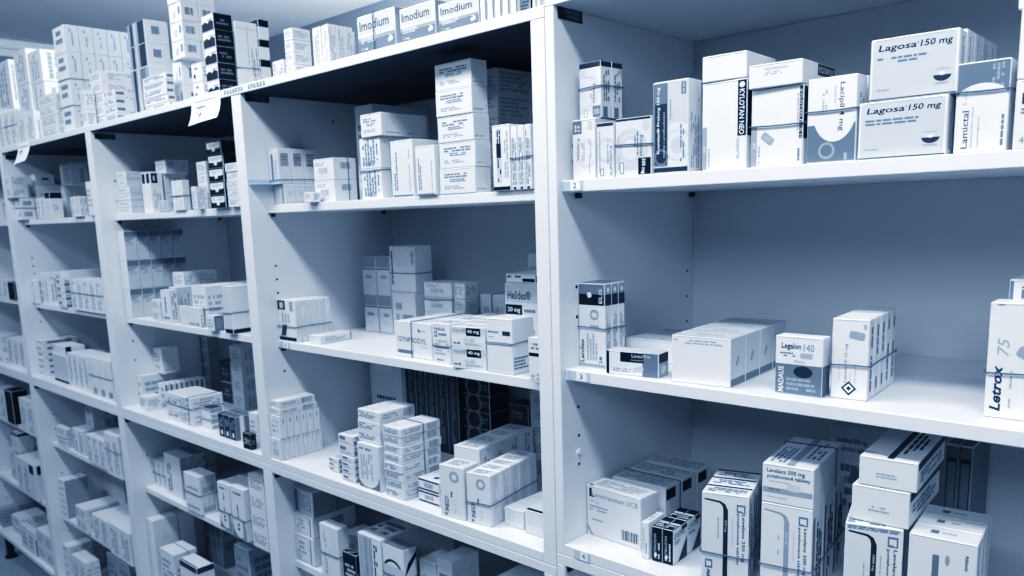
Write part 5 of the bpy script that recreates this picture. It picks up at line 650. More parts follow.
REST=[([-1.7029, 0.034, 1.7574], 0, [0.034, 0.0268, 0.052], 'plain'),
([-0.9645, 0.1489, 1.8457], 0.15, [0.0588, 0.0266, 0.0437], 'bwedge'),
([-2.1104, 0.15, 0.8288], 0, [0.0684, 0.1588, 0.0362], 'greyfront'),
([-2.3989, 0.0435, 1.5107], 0, [0.0588, 0.0476, 0.0374], 'barsideL'),
([-0.7637, 0.1149, 1.2145], 0, [0.0694, 0.0141, 0.0905], 'vblack2'),
([-1.8334, 0.065, 1.2145], 0, [0.0518, 0.0688, 0.1006], 'plainv'),
([-2.0365, 0.062, 0.9508], 0, [0.0439, 0.0788, 0.1154], 'plainv'),
([-1.8864, 0.065, 1.2145], 0, [0.0518, 0.0688, 0.1006], 'plainv'),
([-1.9463, 0.062, 0.9508], 0, [0.0439, 0.0788, 0.1154], 'plainv'),
([-0.7637, 0.1303, 1.2145], 0, [0.0694, 0.0141, 0.0905], 'vblack2'),
([0.4906, 0.1148, 1.5796], 0, [0.0851, 0.0313, 0.0675], 'lagplain'),
([-1.5394, 0.25, 0.4054], 0, [0.0346, 0.0988, 0.2396], 'dim'),
([-2.4082, 0.05, 1.7574], 0, [0.0673, 0.0588, 0.118], 'plainv'),
([-3.212, 0.0367, 0.1644], 0, [0.0488, 0.0305, 0.0868], 'dim'),
([-1.9393, 0.065, 1.2145], 0, [0.0518, 0.0688, 0.1006], 'plainv'),
([-2.0816, 0.062, 0.9508], 0, [0.0439, 0.0788, 0.1154], 'plainv'),
([-1.9669, 0.13, 0.6934], 0, [0.0525, 0.1988, 0.098], 'plainv'),
([-0.9649, 0.1492, 1.8015], -0.02, [0.0588, 0.0266, 0.0437], 'bwedge'),
([-1.5756, 0.127, 1.6073], 0, [0.0616, 0.1488, 0.0209], 'fourlines'),
([-1.9923, 0.065, 1.2145], 0, [0.0518, 0.0688, 0.1006], 'plainv'),
([-1.8579, 0.13, 1.9102], 0, [0.0921, 0.0388, 0.076], 'letteri'),
([-1.5753, 0.25, 0.4054], 0, [0.0346, 0.0988, 0.2396], 'dim'),
([-1.9132, 0.13, 0.6934], 0, [0.0525, 0.1988, 0.098], 'plainv'),
([-0.409, 0.3, 0.9875], 0, [0.079, 0.0588, 0.0363], 'darkcurve'),
([-2.2157, 0.09, 0.45], 0, [0.0455, 0.1188, 0.0442], 'plain'),
([-1.6743, 0.1303, 1.8194], 0.04, [0.0818, 0.1588, 0.0306], 'plain'),
([-1.8579, 0.17, 1.9102], 0, [0.0921, 0.0388, 0.076], 'letteri'),
([-3.0138, 0.09, 0.6934], 0, [0.0926, 0.0988, 0.1152], 'plainv'),
([-0.7767, 0.1016, 1.5107], 0, [0.0433, 0.0265, 0.043], 'window'),
([-1.0369, 0.055, 1.7574], 0, [0.0476, 0.0488, 0.0409], 'whitedot'),
([-2.3935, 0.0819, 0.5039], 0, [0.0643, 0.0825, 0.0242], 'greyplain'),
([-0.5293, 0.039, 1.0049], 0, [0.048, 0.0488, 0.0207], 'smalldark'),
([-1.5711, 0.0707, 1.5294], 0, [0.096, 0.0403, 0.0183], 'fourlines'),
([-1.5966, 0.2763, 0.9508], 0, [0.0473, 0.0388, 0.044], 'darkwin'),
([-2.3935, 0.0819, 0.4546], 0, [0.0643, 0.0825, 0.0242], 'greyplain'),
([-2.5101, 0.06, 1.7574], 0, [0.0466, 0.0588, 0.1429], 'plainv'),
([-1.5711, 0.0707, 1.5482], 0, [0.096, 0.0403, 0.0183], 'fourlines'),
([-2.3935, 0.0819, 0.4792], 0, [0.0643, 0.0825, 0.0242], 'greyplain'),
([-1.5711, 0.0707, 1.5669], 0, [0.096, 0.0403, 0.0183], 'fourlines'),
([-1.5756, 0.127, 1.586], 0, [0.0616, 0.1488, 0.0209], 'fourlines'),
([-1.7626, 0.06, 1.5107], 0, [0.0442, 0.0588, 0.1], 'plain'),
([-2.3178, 0.0506, 0.7305], 0, [0.096, 0.02, 0.0367], 'plain'),
([-0.619, 0.038, 1.5107], 0, [0.0322, 0.0188, 0.0201], 'plain'),
([-1.1853, 0.1313, 1.9606], -0.1, [0.0624, 0.0432, 0.0427], 'barsideL'),
([-2.7596, 0.08, 0.9508], 0, [0.07, 0.0988, 0.1088], 'plainv'),
([-2.6483, 0.055, 0.2299], 0, [0.0901, 0.0788, 0.0651], 'plain'),
([-2.0111, 0.0501, 1.7574], -0.15, [0.1459, 0.0488, 0.0321], 'plain'),
([-1.5312, 0.0404, 1.7988], -0.1, [0.0715, 0.0303, 0.0203], 'flatdkends'),
([-1.4505, 0.0775, 1.5107], 0, [0.0261, 0.0338, 0.1083], 'vblacktop'),
([-2.6885, 0.08, 0.9508], 0, [0.07, 0.0988, 0.1088], 'plainv'),
([-1.5305, 0.041, 1.7781], 0.15, [0.0715, 0.0303, 0.0203], 'flatdkends'),
([-1.5309, 0.0411, 1.8195], 0.09, [0.0715, 0.0303, 0.0203], 'flatdkends'),
([-1.5711, 0.0707, 1.5107], 0, [0.096, 0.0403, 0.0183], 'fourlines'),
([-2.2472, 0.0687, 0.1644], 0, [0.0674, 0.0246, 0.1102], 'plain'),
([-1.6739, 0.1295, 1.7884], -0.14, [0.0818, 0.1588, 0.0306], 'plain'),
([-1.1664, 0.0523, 0.9508], 0, [0.0483, 0.0334, 0.0278], 'darktopw'),
([-2.6173, 0.08, 0.9508], 0, [0.07, 0.0988, 0.1088], 'plainv'),
([-2.8372, 0.0143, 0.1644], 0, [0.088, 0.0105, 0.1055], 'blackgap'),
([-2.3158, 0.0429, 0.1644], 0, [0.0674, 0.0246, 0.1102], 'plain'),
([-0.3569, 0.1659, 1.2145], -0.89, [0.1053, 0.0688, 0.0673], 'gynp'),
([-1.596, 0.1975, 1.2976], 0, [0.0468, 0.0338, 0.0827], 'gridlid'),
([-1.5346, 0.0929, 0.9508], 0, [0.0474, 0.0145, 0.0657], 'dashtop'),
([-0.2525, 0.315, 1.0897], 0, [0.0427, 0.0488, 0.0343], 'greyfront'),
([-1.4527, 0.1808, 1.2999], 0, [0.0667, 0.0327, 0.0423], 'plain'),
([-1.4229, 0.1467, 1.6135], 0, [0.0608, 0.0313, 0.036], 'plain'),
([-1.4527, 0.2147, 1.2999], 0, [0.0667, 0.0327, 0.0423], 'plain'),
([-2.1934, 0.09, 0.6934], 0, [0.0485, 0.0888, 0.0891], 'plainv'),
([0.4906, 0.1472, 1.5796], 0, [0.0851, 0.0313, 0.0675], 'lagplain'),
([-0.7781, 0.0312, 1.0009], 0, [0.0406, 0.0163, 0.0508], 'sidemark'),
([-0.2525, 0.315, 1.055], 0, [0.0427, 0.0488, 0.0343], 'greyfront'),
([-0.1052, 0.056, 1.7574], 0, [0.0142, 0.0788, 0.0352], 'spine'),
([-1.033, 0.0346, 0.9508], 0, [0.027, 0.0241, 0.0599], 'darkfan'),
([-1.6066, 0.15, 0.6934], 0, [0.0292, 0.1588, 0.0829], 'plainv'),
([-0.7781, 0.0487, 1.0009], 0, [0.0406, 0.0163, 0.0508], 'sidemark'),
([-0.7781, 0.0837, 1.0009], 0, [0.0406, 0.0163, 0.0508], 'sidemark'),
([-2.6588, 0.06, 1.2145], 0, [0.0807, 0.0488, 0.0672], 'black'),
([-1.0613, 0.0346, 0.9508], 0, [0.027, 0.0241, 0.0599], 'darkfan'),
([-0.7781, 0.0662, 1.0009], 0, [0.0406, 0.0163, 0.0508], 'sidemark'),
([-3.0593, 0.13, 0.4743], 0, [0.0775, 0.1388, 0.0685], 'plainv'),
([-3.1605, 0.119, 0.994], 0, [0.1538, 0.0767, 0.0428], 'plain'),
([-0.2299, 0.3, 1.2145], 0, [0.0454, 0.0588, 0.1832], 'dimplain'),
([-1.5762, 0.15, 0.6934], 0, [0.0292, 0.1588, 0.0829], 'plainv'),
([-0.2525, 0.315, 1.0203], 0, [0.0427, 0.0488, 0.0343], 'greyfront'),
([-0.7603, 0.1475, 0.8105], 0, [0.0762, 0.0638, 0.0596], 'darkwin'),
([-1.1179, 0.095, 1.5966], 0, [0.047, 0.0688, 0.0282], 'plain'),
([-0.7781, 0.1012, 1.0009], 0, [0.0406, 0.0163, 0.0508], 'sidemark'),
([-2.2769, 0.26, 0.4945], 0, [0.1008, 0.1188, 0.0441], 'dashside'),
([-2.3178, 0.0506, 0.6934], 0, [0.096, 0.02, 0.0367], 'plain'),
([-0.0898, 0.056, 1.7574], 0, [0.0142, 0.0788, 0.0352], 'spine'),
([-1.1179, 0.095, 1.5679], 0, [0.047, 0.0688, 0.0282], 'plain'),
([-2.2769, 0.26, 0.4499], 0, [0.1008, 0.1188, 0.0441], 'dashside'),
([-2.7594, 0.07, 1.2145], 0, [0.0695, 0.0588, 0.0728], 'plainv'),
([0.1786, 0.1025, 0.9745], 4, [0.016, 0.0433, 0.0526], 'levb'),
([-2.169, 0.09, 0.4054], 0, [0.0455, 0.1188, 0.0442], 'plain'),
([-0.0744, 0.056, 1.7574], 0, [0.0142, 0.0788, 0.0352], 'spine'),
([-2.7132, 0.08, 1.5107], 0, [0.0877, 0.0788, 0.0843], 'plain'),
([-0.026, 0.06, 1.7574], 0, [0.0184, 0.0788, 0.0235], 'darktop'),
([0.1144, 0.185, 1.2463], 0, [0.0873, 0.0388, 0.0336], 'lanzr'),
([-0.2525, 0.315, 0.9855], 0, [0.0427, 0.0488, 0.0343], 'greyfront'),
([-2.2128, 0.06, 1.5107], 0, [0.0419, 0.0388, 0.0707], 'plainv'),
([-1.8579, 0.21, 1.9102], 0, [0.0921, 0.0388, 0.076], 'letteri'),
([-0.6526, 0.0514, 1.7574], 0, [0.0293, 0.0416, 0.0224], 'plain'),
([-0.059, 0.056, 1.7574], 0, [0.0142, 0.0788, 0.0352], 'spine'),
([0.4906, 0.1798, 1.5796], 0, [0.0851, 0.0313, 0.0675], 'lagplain'),
([-0.7966, 0.125, 1.7574], 0, [0.0209, 0.0488, 0.0614], 'vlines'),
([-0.5236, 0.037, 0.9911], 0, [0.0427, 0.0488, 0.013], 'smalldark'),
([-2.3471, 0.08, 1.2145], 0, [0.0343, 0.0588, 0.111], 'plainv'),
([-2.557, 0.055, 0.2299], 0, [0.0901, 0.0788, 0.0651], 'plain'),
([-1.4236, 0.06, 1.2441], 0, [0.0483, 0.0288, 0.0292], 'plain'),
([-0.0435, 0.056, 1.7574], 0, [0.0142, 0.0788, 0.0352], 'spine'),
([-2.3789, 0.26, 0.4945], 0, [0.1008, 0.1188, 0.0441], 'dashside'),
([-2.1257, 0.06, 1.2854], 0, [0.0694, 0.0488, 0.0232], 'smalldark'),
([-2.3789, 0.26, 0.4499], 0, [0.1008, 0.1188, 0.0441], 'dashside'),
([-1.0048, 0.0599, 0.9508], 0, [0.027, 0.0241, 0.0599], 'darkfan'),
([-1.2854, 0.06, 1.5107], 0, [0.0272, 0.0388, 0.0279], 'greyfront'),
([-2.6483, 0.055, 0.1644], 0, [0.0901, 0.0788, 0.0651], 'plain'),
([-0.7799, 0.0212, 0.9508], 0, [0.0371, 0.0112, 0.0493], 'sideline'),
([-0.5236, 0.037, 0.9777], 0, [0.0427, 0.0488, 0.013], 'smalldark'),
([-0.9176, 0.0741, 1.5887], -0.17, [0.0535, 0.0888, 0.0191], 'plain'),
([-0.5236, 0.037, 0.9508], 0, [0.0427, 0.0488, 0.013], 'smalldark'),
([-0.5236, 0.037, 0.9642], 0, [0.0427, 0.0488, 0.013], 'smalldark'),
([-1.4236, 0.06, 1.2145], 0, [0.0483, 0.0288, 0.0292], 'plain'),
([-0.7799, 0.0336, 0.9508], 0, [0.0371, 0.0112, 0.0493], 'sideline'),
([-0.7799, 0.046, 0.9508], 0, [0.0371, 0.0112, 0.0493], 'sideline'),
([-0.6005, 0.05, 0.9714], 0, [0.0352, 0.0388, 0.0099], 'smalldark'),
([-0.9181, 0.0748, 1.5497], -0.08, [0.0535, 0.0888, 0.0191], 'plain'),
([-2.3991, 0.0876, 1.0389], -0.17, [0.0588, 0.1188, 0.0216], 'flatdkends'),
([-0.2777, 0.1348, 1.2145], 2, [0.0438, 0.0521, 0.0716], 'helicid'),
([-0.7799, 0.0707, 0.9508], 0, [0.0371, 0.0112, 0.0493], 'sideline'),
([0.1144, 0.225, 1.2463], 0, [0.0873, 0.0388, 0.0336], 'lanzr'),
([-0.7799, 0.0583, 0.9508], 0, [0.0371, 0.0112, 0.0493], 'sideline'),
([-0.9178, 0.0751, 1.5302], 0.08, [0.0535, 0.0888, 0.0191], 'plain'),
([-0.7799, 0.0954, 0.9508], 0, [0.0371, 0.0112, 0.0493], 'sideline'),
([-0.9168, 0.0746, 1.5107], -0.05, [0.0535, 0.0888, 0.0191], 'plain'),
([-0.917, 0.0759, 1.5692], 0.14, [0.0535, 0.0888, 0.0191], 'plain'),
([-3.212, 0.0684, 0.1644], 0, [0.0488, 0.0305, 0.0868], 'dim'),
([-0.7799, 0.0831, 0.9508], 0, [0.0371, 0.0112, 0.0493], 'sideline'),
([-1.596, 0.1275, 1.2145], 0, [0.0468, 0.0338, 0.0827], 'gridlid'),
([-2.1257, 0.06, 1.2381], 0, [0.0694, 0.0488, 0.0232], 'smalldark'),
([-2.1257, 0.06, 1.2618], 0, [0.0694, 0.0488, 0.0232], 'smalldark'),
([-2.557, 0.055, 0.1644], 0, [0.0901, 0.0788, 0.0651], 'plain'),
([0.4889, 0.082, 1.5195], 0, [0.0814, 0.0388, 0.0551], 'lagplain'),
([-0.7799, 0.1078, 0.9508], 0, [0.0371, 0.0112, 0.0493], 'sideline'),
([-1.1846, 0.1305, 2.0038], -0.15, [0.0624, 0.0432, 0.0427], 'barsideL'),
([-2.3989, 0.0579, 1.2706], 0, [0.0588, 0.0488, 0.0277], 'whitedash'),
([-2.3989, 0.0716, 0.2306], 0, [0.0588, 0.0886, 0.0327], 'plain'),
([-2.1257, 0.06, 1.2145], 0, [0.0694, 0.0488, 0.0232], 'smalldark'),
([-2.256, 0.06, 1.5107], 0, [0.0419, 0.0388, 0.0707], 'plainv'),
([-2.3935, 0.0819, 0.43], 0, [0.0643, 0.0825, 0.0242], 'greyplain'),
([-0.2466, 0.2775, 1.639], 0, [0.0796, 0.0838, 0.0424], 'dimplain'),
([-0.2525, 0.315, 0.9508], 0, [0.0427, 0.0488, 0.0343], 'greyfront'),
([-2.3995, 0.0883, 0.9948], -0.08, [0.0588, 0.1188, 0.0216], 'flatdkends'),
([-2.3989, 0.0579, 1.2426], 0, [0.0588, 0.0488, 0.0277], 'whitedash'),
([-2.3989, 0.0579, 1.2145], 0, [0.0588, 0.0488, 0.0277], 'whitedash'),
([-2.3935, 0.0819, 0.4054], 0, [0.0643, 0.0825, 0.0242], 'greyplain'),
([-2.8837, 0.045, 0.9508], 0, [0.1197, 0.0488, 0.0264], 'plain'),
([-1.186, 0.1312, 1.8743], 0.17, [0.0624, 0.0432, 0.0427], 'barsideL'),
([-1.5316, 0.04, 1.7574], -0.07, [0.0715, 0.0303, 0.0203], 'flatdkends'),
([-2.3982, 0.0881, 0.9508], -0.05, [0.0588, 0.1188, 0.0216], 'flatdkends'),
([-2.3993, 0.0886, 0.9728], 0.08, [0.0588, 0.1188, 0.0216], 'flatdkends'),
([0.4245, 0.081, 1.5195], 0, [0.0338, 0.0488, 0.0929], 'plain'),
([-1.1863, 0.0853, 2.0038], 0.17, [0.0624, 0.0432, 0.0427], 'barsideL'),
([-2.3984, 0.0894, 1.0169], 0.14, [0.0588, 0.1188, 0.0216], 'flatdkends'),
([-3.0593, 0.13, 0.4054], 0, [0.0775, 0.1388, 0.0685], 'plainv'),
([-0.2466, 0.2775, 1.6818], 0, [0.0796, 0.0838, 0.0424], 'dimplain'),
([-1.2591, 0.0428, 1.7574], 0.1, [0.1295, 0.022, 0.0168], 'flatdkends'),
([-0.8186, 0.125, 1.7574], 0, [0.0209, 0.0488, 0.0614], 'vlines'),
([-1.8671, 0.036, 1.5107], 0, [0.0357, 0.0108, 0.0303], 'plain'),
([-1.8671, 0.036, 1.5414], 0, [0.0357, 0.0108, 0.0303], 'plain'),
([-3.212, 0.1001, 0.1644], 0, [0.0488, 0.0305, 0.0868], 'dim'),
([-3.212, 0.1317, 0.1644], 0, [0.0488, 0.0305, 0.0868], 'dim'),
([-0.7767, 0.1294, 1.5107], 0, [0.0433, 0.0265, 0.043], 'window'),
([-0.2795, 0.1881, 1.2145], 2, [0.0438, 0.0521, 0.0716], 'helicid'),
([-3.1077, 0.09, 0.6934], 0, [0.0926, 0.0988, 0.1152], 'plainv'),
([-0.2466, 0.1925, 1.5107], 0, [0.0796, 0.0838, 0.0424], 'dimplain'),
([-2.2448, 0.1399, 1.5107], 0, [0.035, 0.0121, 0.1083], 'greyfront'),
([-2.3989, 0.0716, 0.1975], 0, [0.0588, 0.0886, 0.0327], 'plain'),
([-3.0583, 0.0659, 0.1644], 0, [0.1203, 0.0507, 0.0392], 'plain'),
([-1.1936, 0.145, 1.2145], 0, [0.0743, 0.0555, 0.105], 'plain'),
([-0.1859, 0.22, 1.2145], 0, [0.0844, 0.0888, 0.068], 'plain'),
([-1.8579, 0.09, 1.8338], 0, [0.0921, 0.0388, 0.076], 'letteri'),
([-1.5346, 0.2031, 0.9508], 0, [0.0474, 0.0145, 0.0657], 'dashtop'),
([-3.1605, 0.119, 0.9508], 0, [0.1538, 0.0767, 0.0428], 'plain'),
([-0.6005, 0.05, 0.9611], 0, [0.0352, 0.0388, 0.0099], 'smalldark'),
([-0.6005, 0.05, 0.9508], 0, [0.0352, 0.0388, 0.0099], 'smalldark'),
([-1.4442, 0.1312, 1.5107], 0, [0.0625, 0.0612, 0.0508], 'greyfront'),
([-3.212, 0.1634, 0.1644], 0, [0.0488, 0.0305, 0.0868], 'dim'),
([-1.1852, 0.1304, 1.9175], 0.02, [0.0624, 0.0432, 0.0427], 'barsideL'),
([-0.4614, 0.245, 1.2458], 0.12, [0.0843, 0.0488, 0.0309], 'barfront'),
([0.4631, 0.0902, 0.9745], 14, [0.06, 0.0521, 0.1376], 'lev1000'),
([-1.3138, 0.06, 1.5107], 0, [0.0272, 0.0388, 0.0279], 'greyfront'),
([-0.2466, 0.1925, 1.5535], 0, [0.0796, 0.0838, 0.0424], 'dimplain'),
([-0.2031, 0.0988, 1.2512], 10, [0.0715, 0.0371, 0.0363], 'helicid40'),
([-1.5346, 0.1244, 0.9508], 0, [0.0474, 0.0145, 0.0657], 'dashtop'),
([-1.5346, 0.1874, 0.9508], 0, [0.0474, 0.0145, 0.0657], 'dashtop'),
([-2.8301, 0.07, 1.2145], 0, [0.0695, 0.0588, 0.0728], 'plainv'),
([0.615, 0.045, 1.6479], 0, [0.0592, 0.0488, 0.0596], 'plainbig'),
([-1.5346, 0.1401, 0.9508], 0, [0.0474, 0.0145, 0.0657], 'dashtop'),
([-2.2157, 0.09, 0.4054], 0, [0.0455, 0.1188, 0.0442], 'plain'),
([-1.5346, 0.1086, 0.9508], 0, [0.0474, 0.0145, 0.0657], 'dashtop'),
([-1.5346, 0.1716, 0.9508], 0, [0.0474, 0.0145, 0.0657], 'dashtop'),
([-2.3158, 0.0687, 0.1644], 0, [0.0674, 0.0246, 0.1102], 'plain'),
([-1.6742, 0.1308, 1.7574], 0.04, [0.0818, 0.1588, 0.0306], 'plain'),
([-1.5346, 0.1559, 0.9508], 0, [0.0474, 0.0145, 0.0657], 'dashtop'),
([-1.1013, 0.12, 0.6934], 0, [0.0627, 0.0588, 0.1245], 'roundfoot'),
([0.4502, 0.142, 0.9745], 14, [0.06, 0.0521, 0.1376], 'lev1000'),
([-1.904, 0.036, 1.5107], 0, [0.0357, 0.0108, 0.0303], 'plain'),
([-1.904, 0.036, 1.5414], 0, [0.0357, 0.0108, 0.0303], 'plain'),
([-1.1179, 0.095, 1.5107], 0, [0.047, 0.0688, 0.0282], 'plain'),
([-2.3989, 0.0716, 0.1644], 0, [0.0588, 0.0886, 0.0327], 'plain'),
([-2.2448, 0.1532, 1.5107], 0, [0.035, 0.0121, 0.1083], 'greyfront'),
([-1.8671, 0.0479, 1.5107], 0, [0.0357, 0.0108, 0.0303], 'plain'),
([-1.8671, 0.0479, 1.5414], 0, [0.0357, 0.0108, 0.0303], 'plain'),
([-2.2448, 0.1665, 1.5107], 0, [0.035, 0.0121, 0.1083], 'greyfront'),
([-2.2448, 0.1798, 1.5107], 0, [0.035, 0.0121, 0.1083], 'greyfront'),
([-3.0583, 0.1178, 0.1644], 0, [0.1203, 0.0507, 0.0392], 'plain'),
([-1.1179, 0.095, 1.5393], 0, [0.047, 0.0688, 0.0282], 'plain'),
([0.0043, 0.046, 1.7574], 0, [0.0081, 0.0588, 0.0211], 'spine'),
([-0.005, 0.046, 1.7574], 0, [0.0081, 0.0588, 0.0211], 'spine'),
([-3.212, 0.1951, 0.1644], 0, [0.0488, 0.0305, 0.0868], 'dim'),
([-1.033, 0.0599, 0.9508], 0, [0.027, 0.0241, 0.0599], 'darkfan'),
([-1.0613, 0.0599, 0.9508], 0, [0.027, 0.0241, 0.0599], 'darkfan'),
([-2.4021, 0.2421, 1.5107], 0, [0.0525, 0.1088, 0.1204], 'plain'),
([-2.2769, 0.26, 0.4054], 0, [0.1008, 0.1188, 0.0441], 'dashside'),
([-2.8372, 0.0268, 0.1644], 0, [0.088, 0.0105, 0.1055], 'blackgap'),
([-1.1936, 0.2017, 1.2145], 0, [0.0743, 0.0555, 0.105], 'plain'),
([-0.4023, 0.2447, 1.2458], 0.16, [0.0326, 0.0388, 0.0309], 'plain'),
([-2.3789, 0.26, 0.4054], 0, [0.1008, 0.1188, 0.0441], 'dashside'),
([-1.596, 0.1625, 1.2145], 0, [0.0468, 0.0338, 0.0827], 'gridlid'),
([-0.2097, 0.1366, 1.2512], 10, [0.0715, 0.0371, 0.0363], 'helicid40'),
([-1.3872, 0.1, 1.2145], 0, [0.0199, 0.0488, 0.0934], 'greyfront'),
([-2.7472, 0.0268, 0.1644], 0, [0.088, 0.0105, 0.1055], 'blackgap'),
([-2.351, 0.2, 0.9508], 0, [0.0304, 0.0788, 0.0661], 'plainv'),
([0.5605, 0.065, 1.5195], 0, [0.0456, 0.0288, 0.0865], 'lamictal'),
([-2.5579, 0.06, 1.7574], 0, [0.0466, 0.0588, 0.1429], 'plainv'),
([-0.2466, 0.2775, 1.5963], 0, [0.0796, 0.0838, 0.0424], 'dimplain'),
([-2.4141, 0.2, 0.9508], 0, [0.0304, 0.0788, 0.0661], 'plainv'),
([-2.3825, 0.2, 0.9508], 0, [0.0304, 0.0788, 0.0661], 'plainv'),
([-2.9007, 0.07, 1.2145], 0, [0.0695, 0.0588, 0.0728], 'plainv'),
([0.0734, 0.088, 1.5195], 0, [0.0392, 0.0428, 0.0816], 'kva'),
([-1.8606, 0.102, 0.9508], 0, [0.0594, 0.0588, 0.1239], 'whitebar'),
([-2.8701, 0.19, 1.7574], 0, [0.1801, 0.0588, 0.1839], 'plainv'),
([-0.9653, 0.1492, 1.7574], -0.0, [0.0588, 0.0266, 0.0437], 'bwedge'),
([-1.904, 0.0479, 1.5107], 0, [0.0357, 0.0108, 0.0303], 'plain'),
([-0.2466, 0.2775, 1.5535], 0, [0.0796, 0.0838, 0.0424], 'dimplain'),
([-0.4612, 0.2451, 1.2145], -0.0, [0.0843, 0.0488, 0.0309], 'barfront'),
([-0.4012, 0.2442, 1.2145], -0.09, [0.0326, 0.0388, 0.0309], 'plain'),
([-0.2031, 0.0988, 1.2145], 10, [0.0715, 0.0371, 0.0363], 'helicid40'),
([-0.2097, 0.1366, 1.2145], 10, [0.0715, 0.0371, 0.0363], 'helicid40'),
([-0.409, 0.3, 0.9508], 0, [0.079, 0.0588, 0.0363], 'darkcurve'),
([-0.307, 0.315, 0.996], 0, [0.0541, 0.0488, 0.0448], 'dark'),
([-1.8579, 0.09, 1.7574], 0, [0.0921, 0.0388, 0.076], 'letteri'),
([-1.8579, 0.13, 1.8338], 0, [0.0921, 0.0388, 0.076], 'letteri'),
([-1.8579, 0.17, 1.8338], 0, [0.0921, 0.0388, 0.076], 'letteri'),
([-1.8579, 0.21, 1.8338], 0, [0.0921, 0.0388, 0.076], 'letteri'),
([-2.2699, 0.1508, 1.7574], 0.07, [0.1238, 0.1188, 0.1023], 'plainv'),
([-2.5105, 0.1695, 1.7574], -0.09, [0.13, 0.0988, 0.1168], 'plainv'),
([-1.596, 0.1975, 1.2145], 0, [0.0468, 0.0338, 0.0827], 'gridlid'),
([-1.4527, 0.1469, 1.2572], 0, [0.0667, 0.0327, 0.0423], 'plain'),
([-1.4527, 0.1808, 1.2572], 0, [0.0667, 0.0327, 0.0423], 'plain'),
([-1.4527, 0.2147, 1.2572], 0, [0.0667, 0.0327, 0.0423], 'plain'),
([-1.0956, 0.14, 0.4054], 0, [0.0722, 0.1588, 0.1151], 'dim'),
([-0.2466, 0.2775, 1.5107], 0, [0.0796, 0.0838, 0.0424], 'dimplain'),
([-0.307, 0.315, 0.9508], 0, [0.0541, 0.0488, 0.0448], 'dark'),
([-1.8579, 0.13, 1.7574], 0, [0.0921, 0.0388, 0.076], 'letteri'),
([-1.8579, 0.17, 1.7574], 0, [0.0921, 0.0388, 0.076], 'letteri'),
([-1.8579, 0.21, 1.7574], 0, [0.0921, 0.0388, 0.076], 'letteri'),
([-1.4527, 0.1469, 1.2145], 0, [0.0667, 0.0327, 0.0423], 'plain'),
([-1.4527, 0.1808, 1.2145], 0, [0.0667, 0.0327, 0.0423], 'plain'),
([-1.4527, 0.2147, 1.2145], 0, [0.0667, 0.0327, 0.0423], 'plain')]
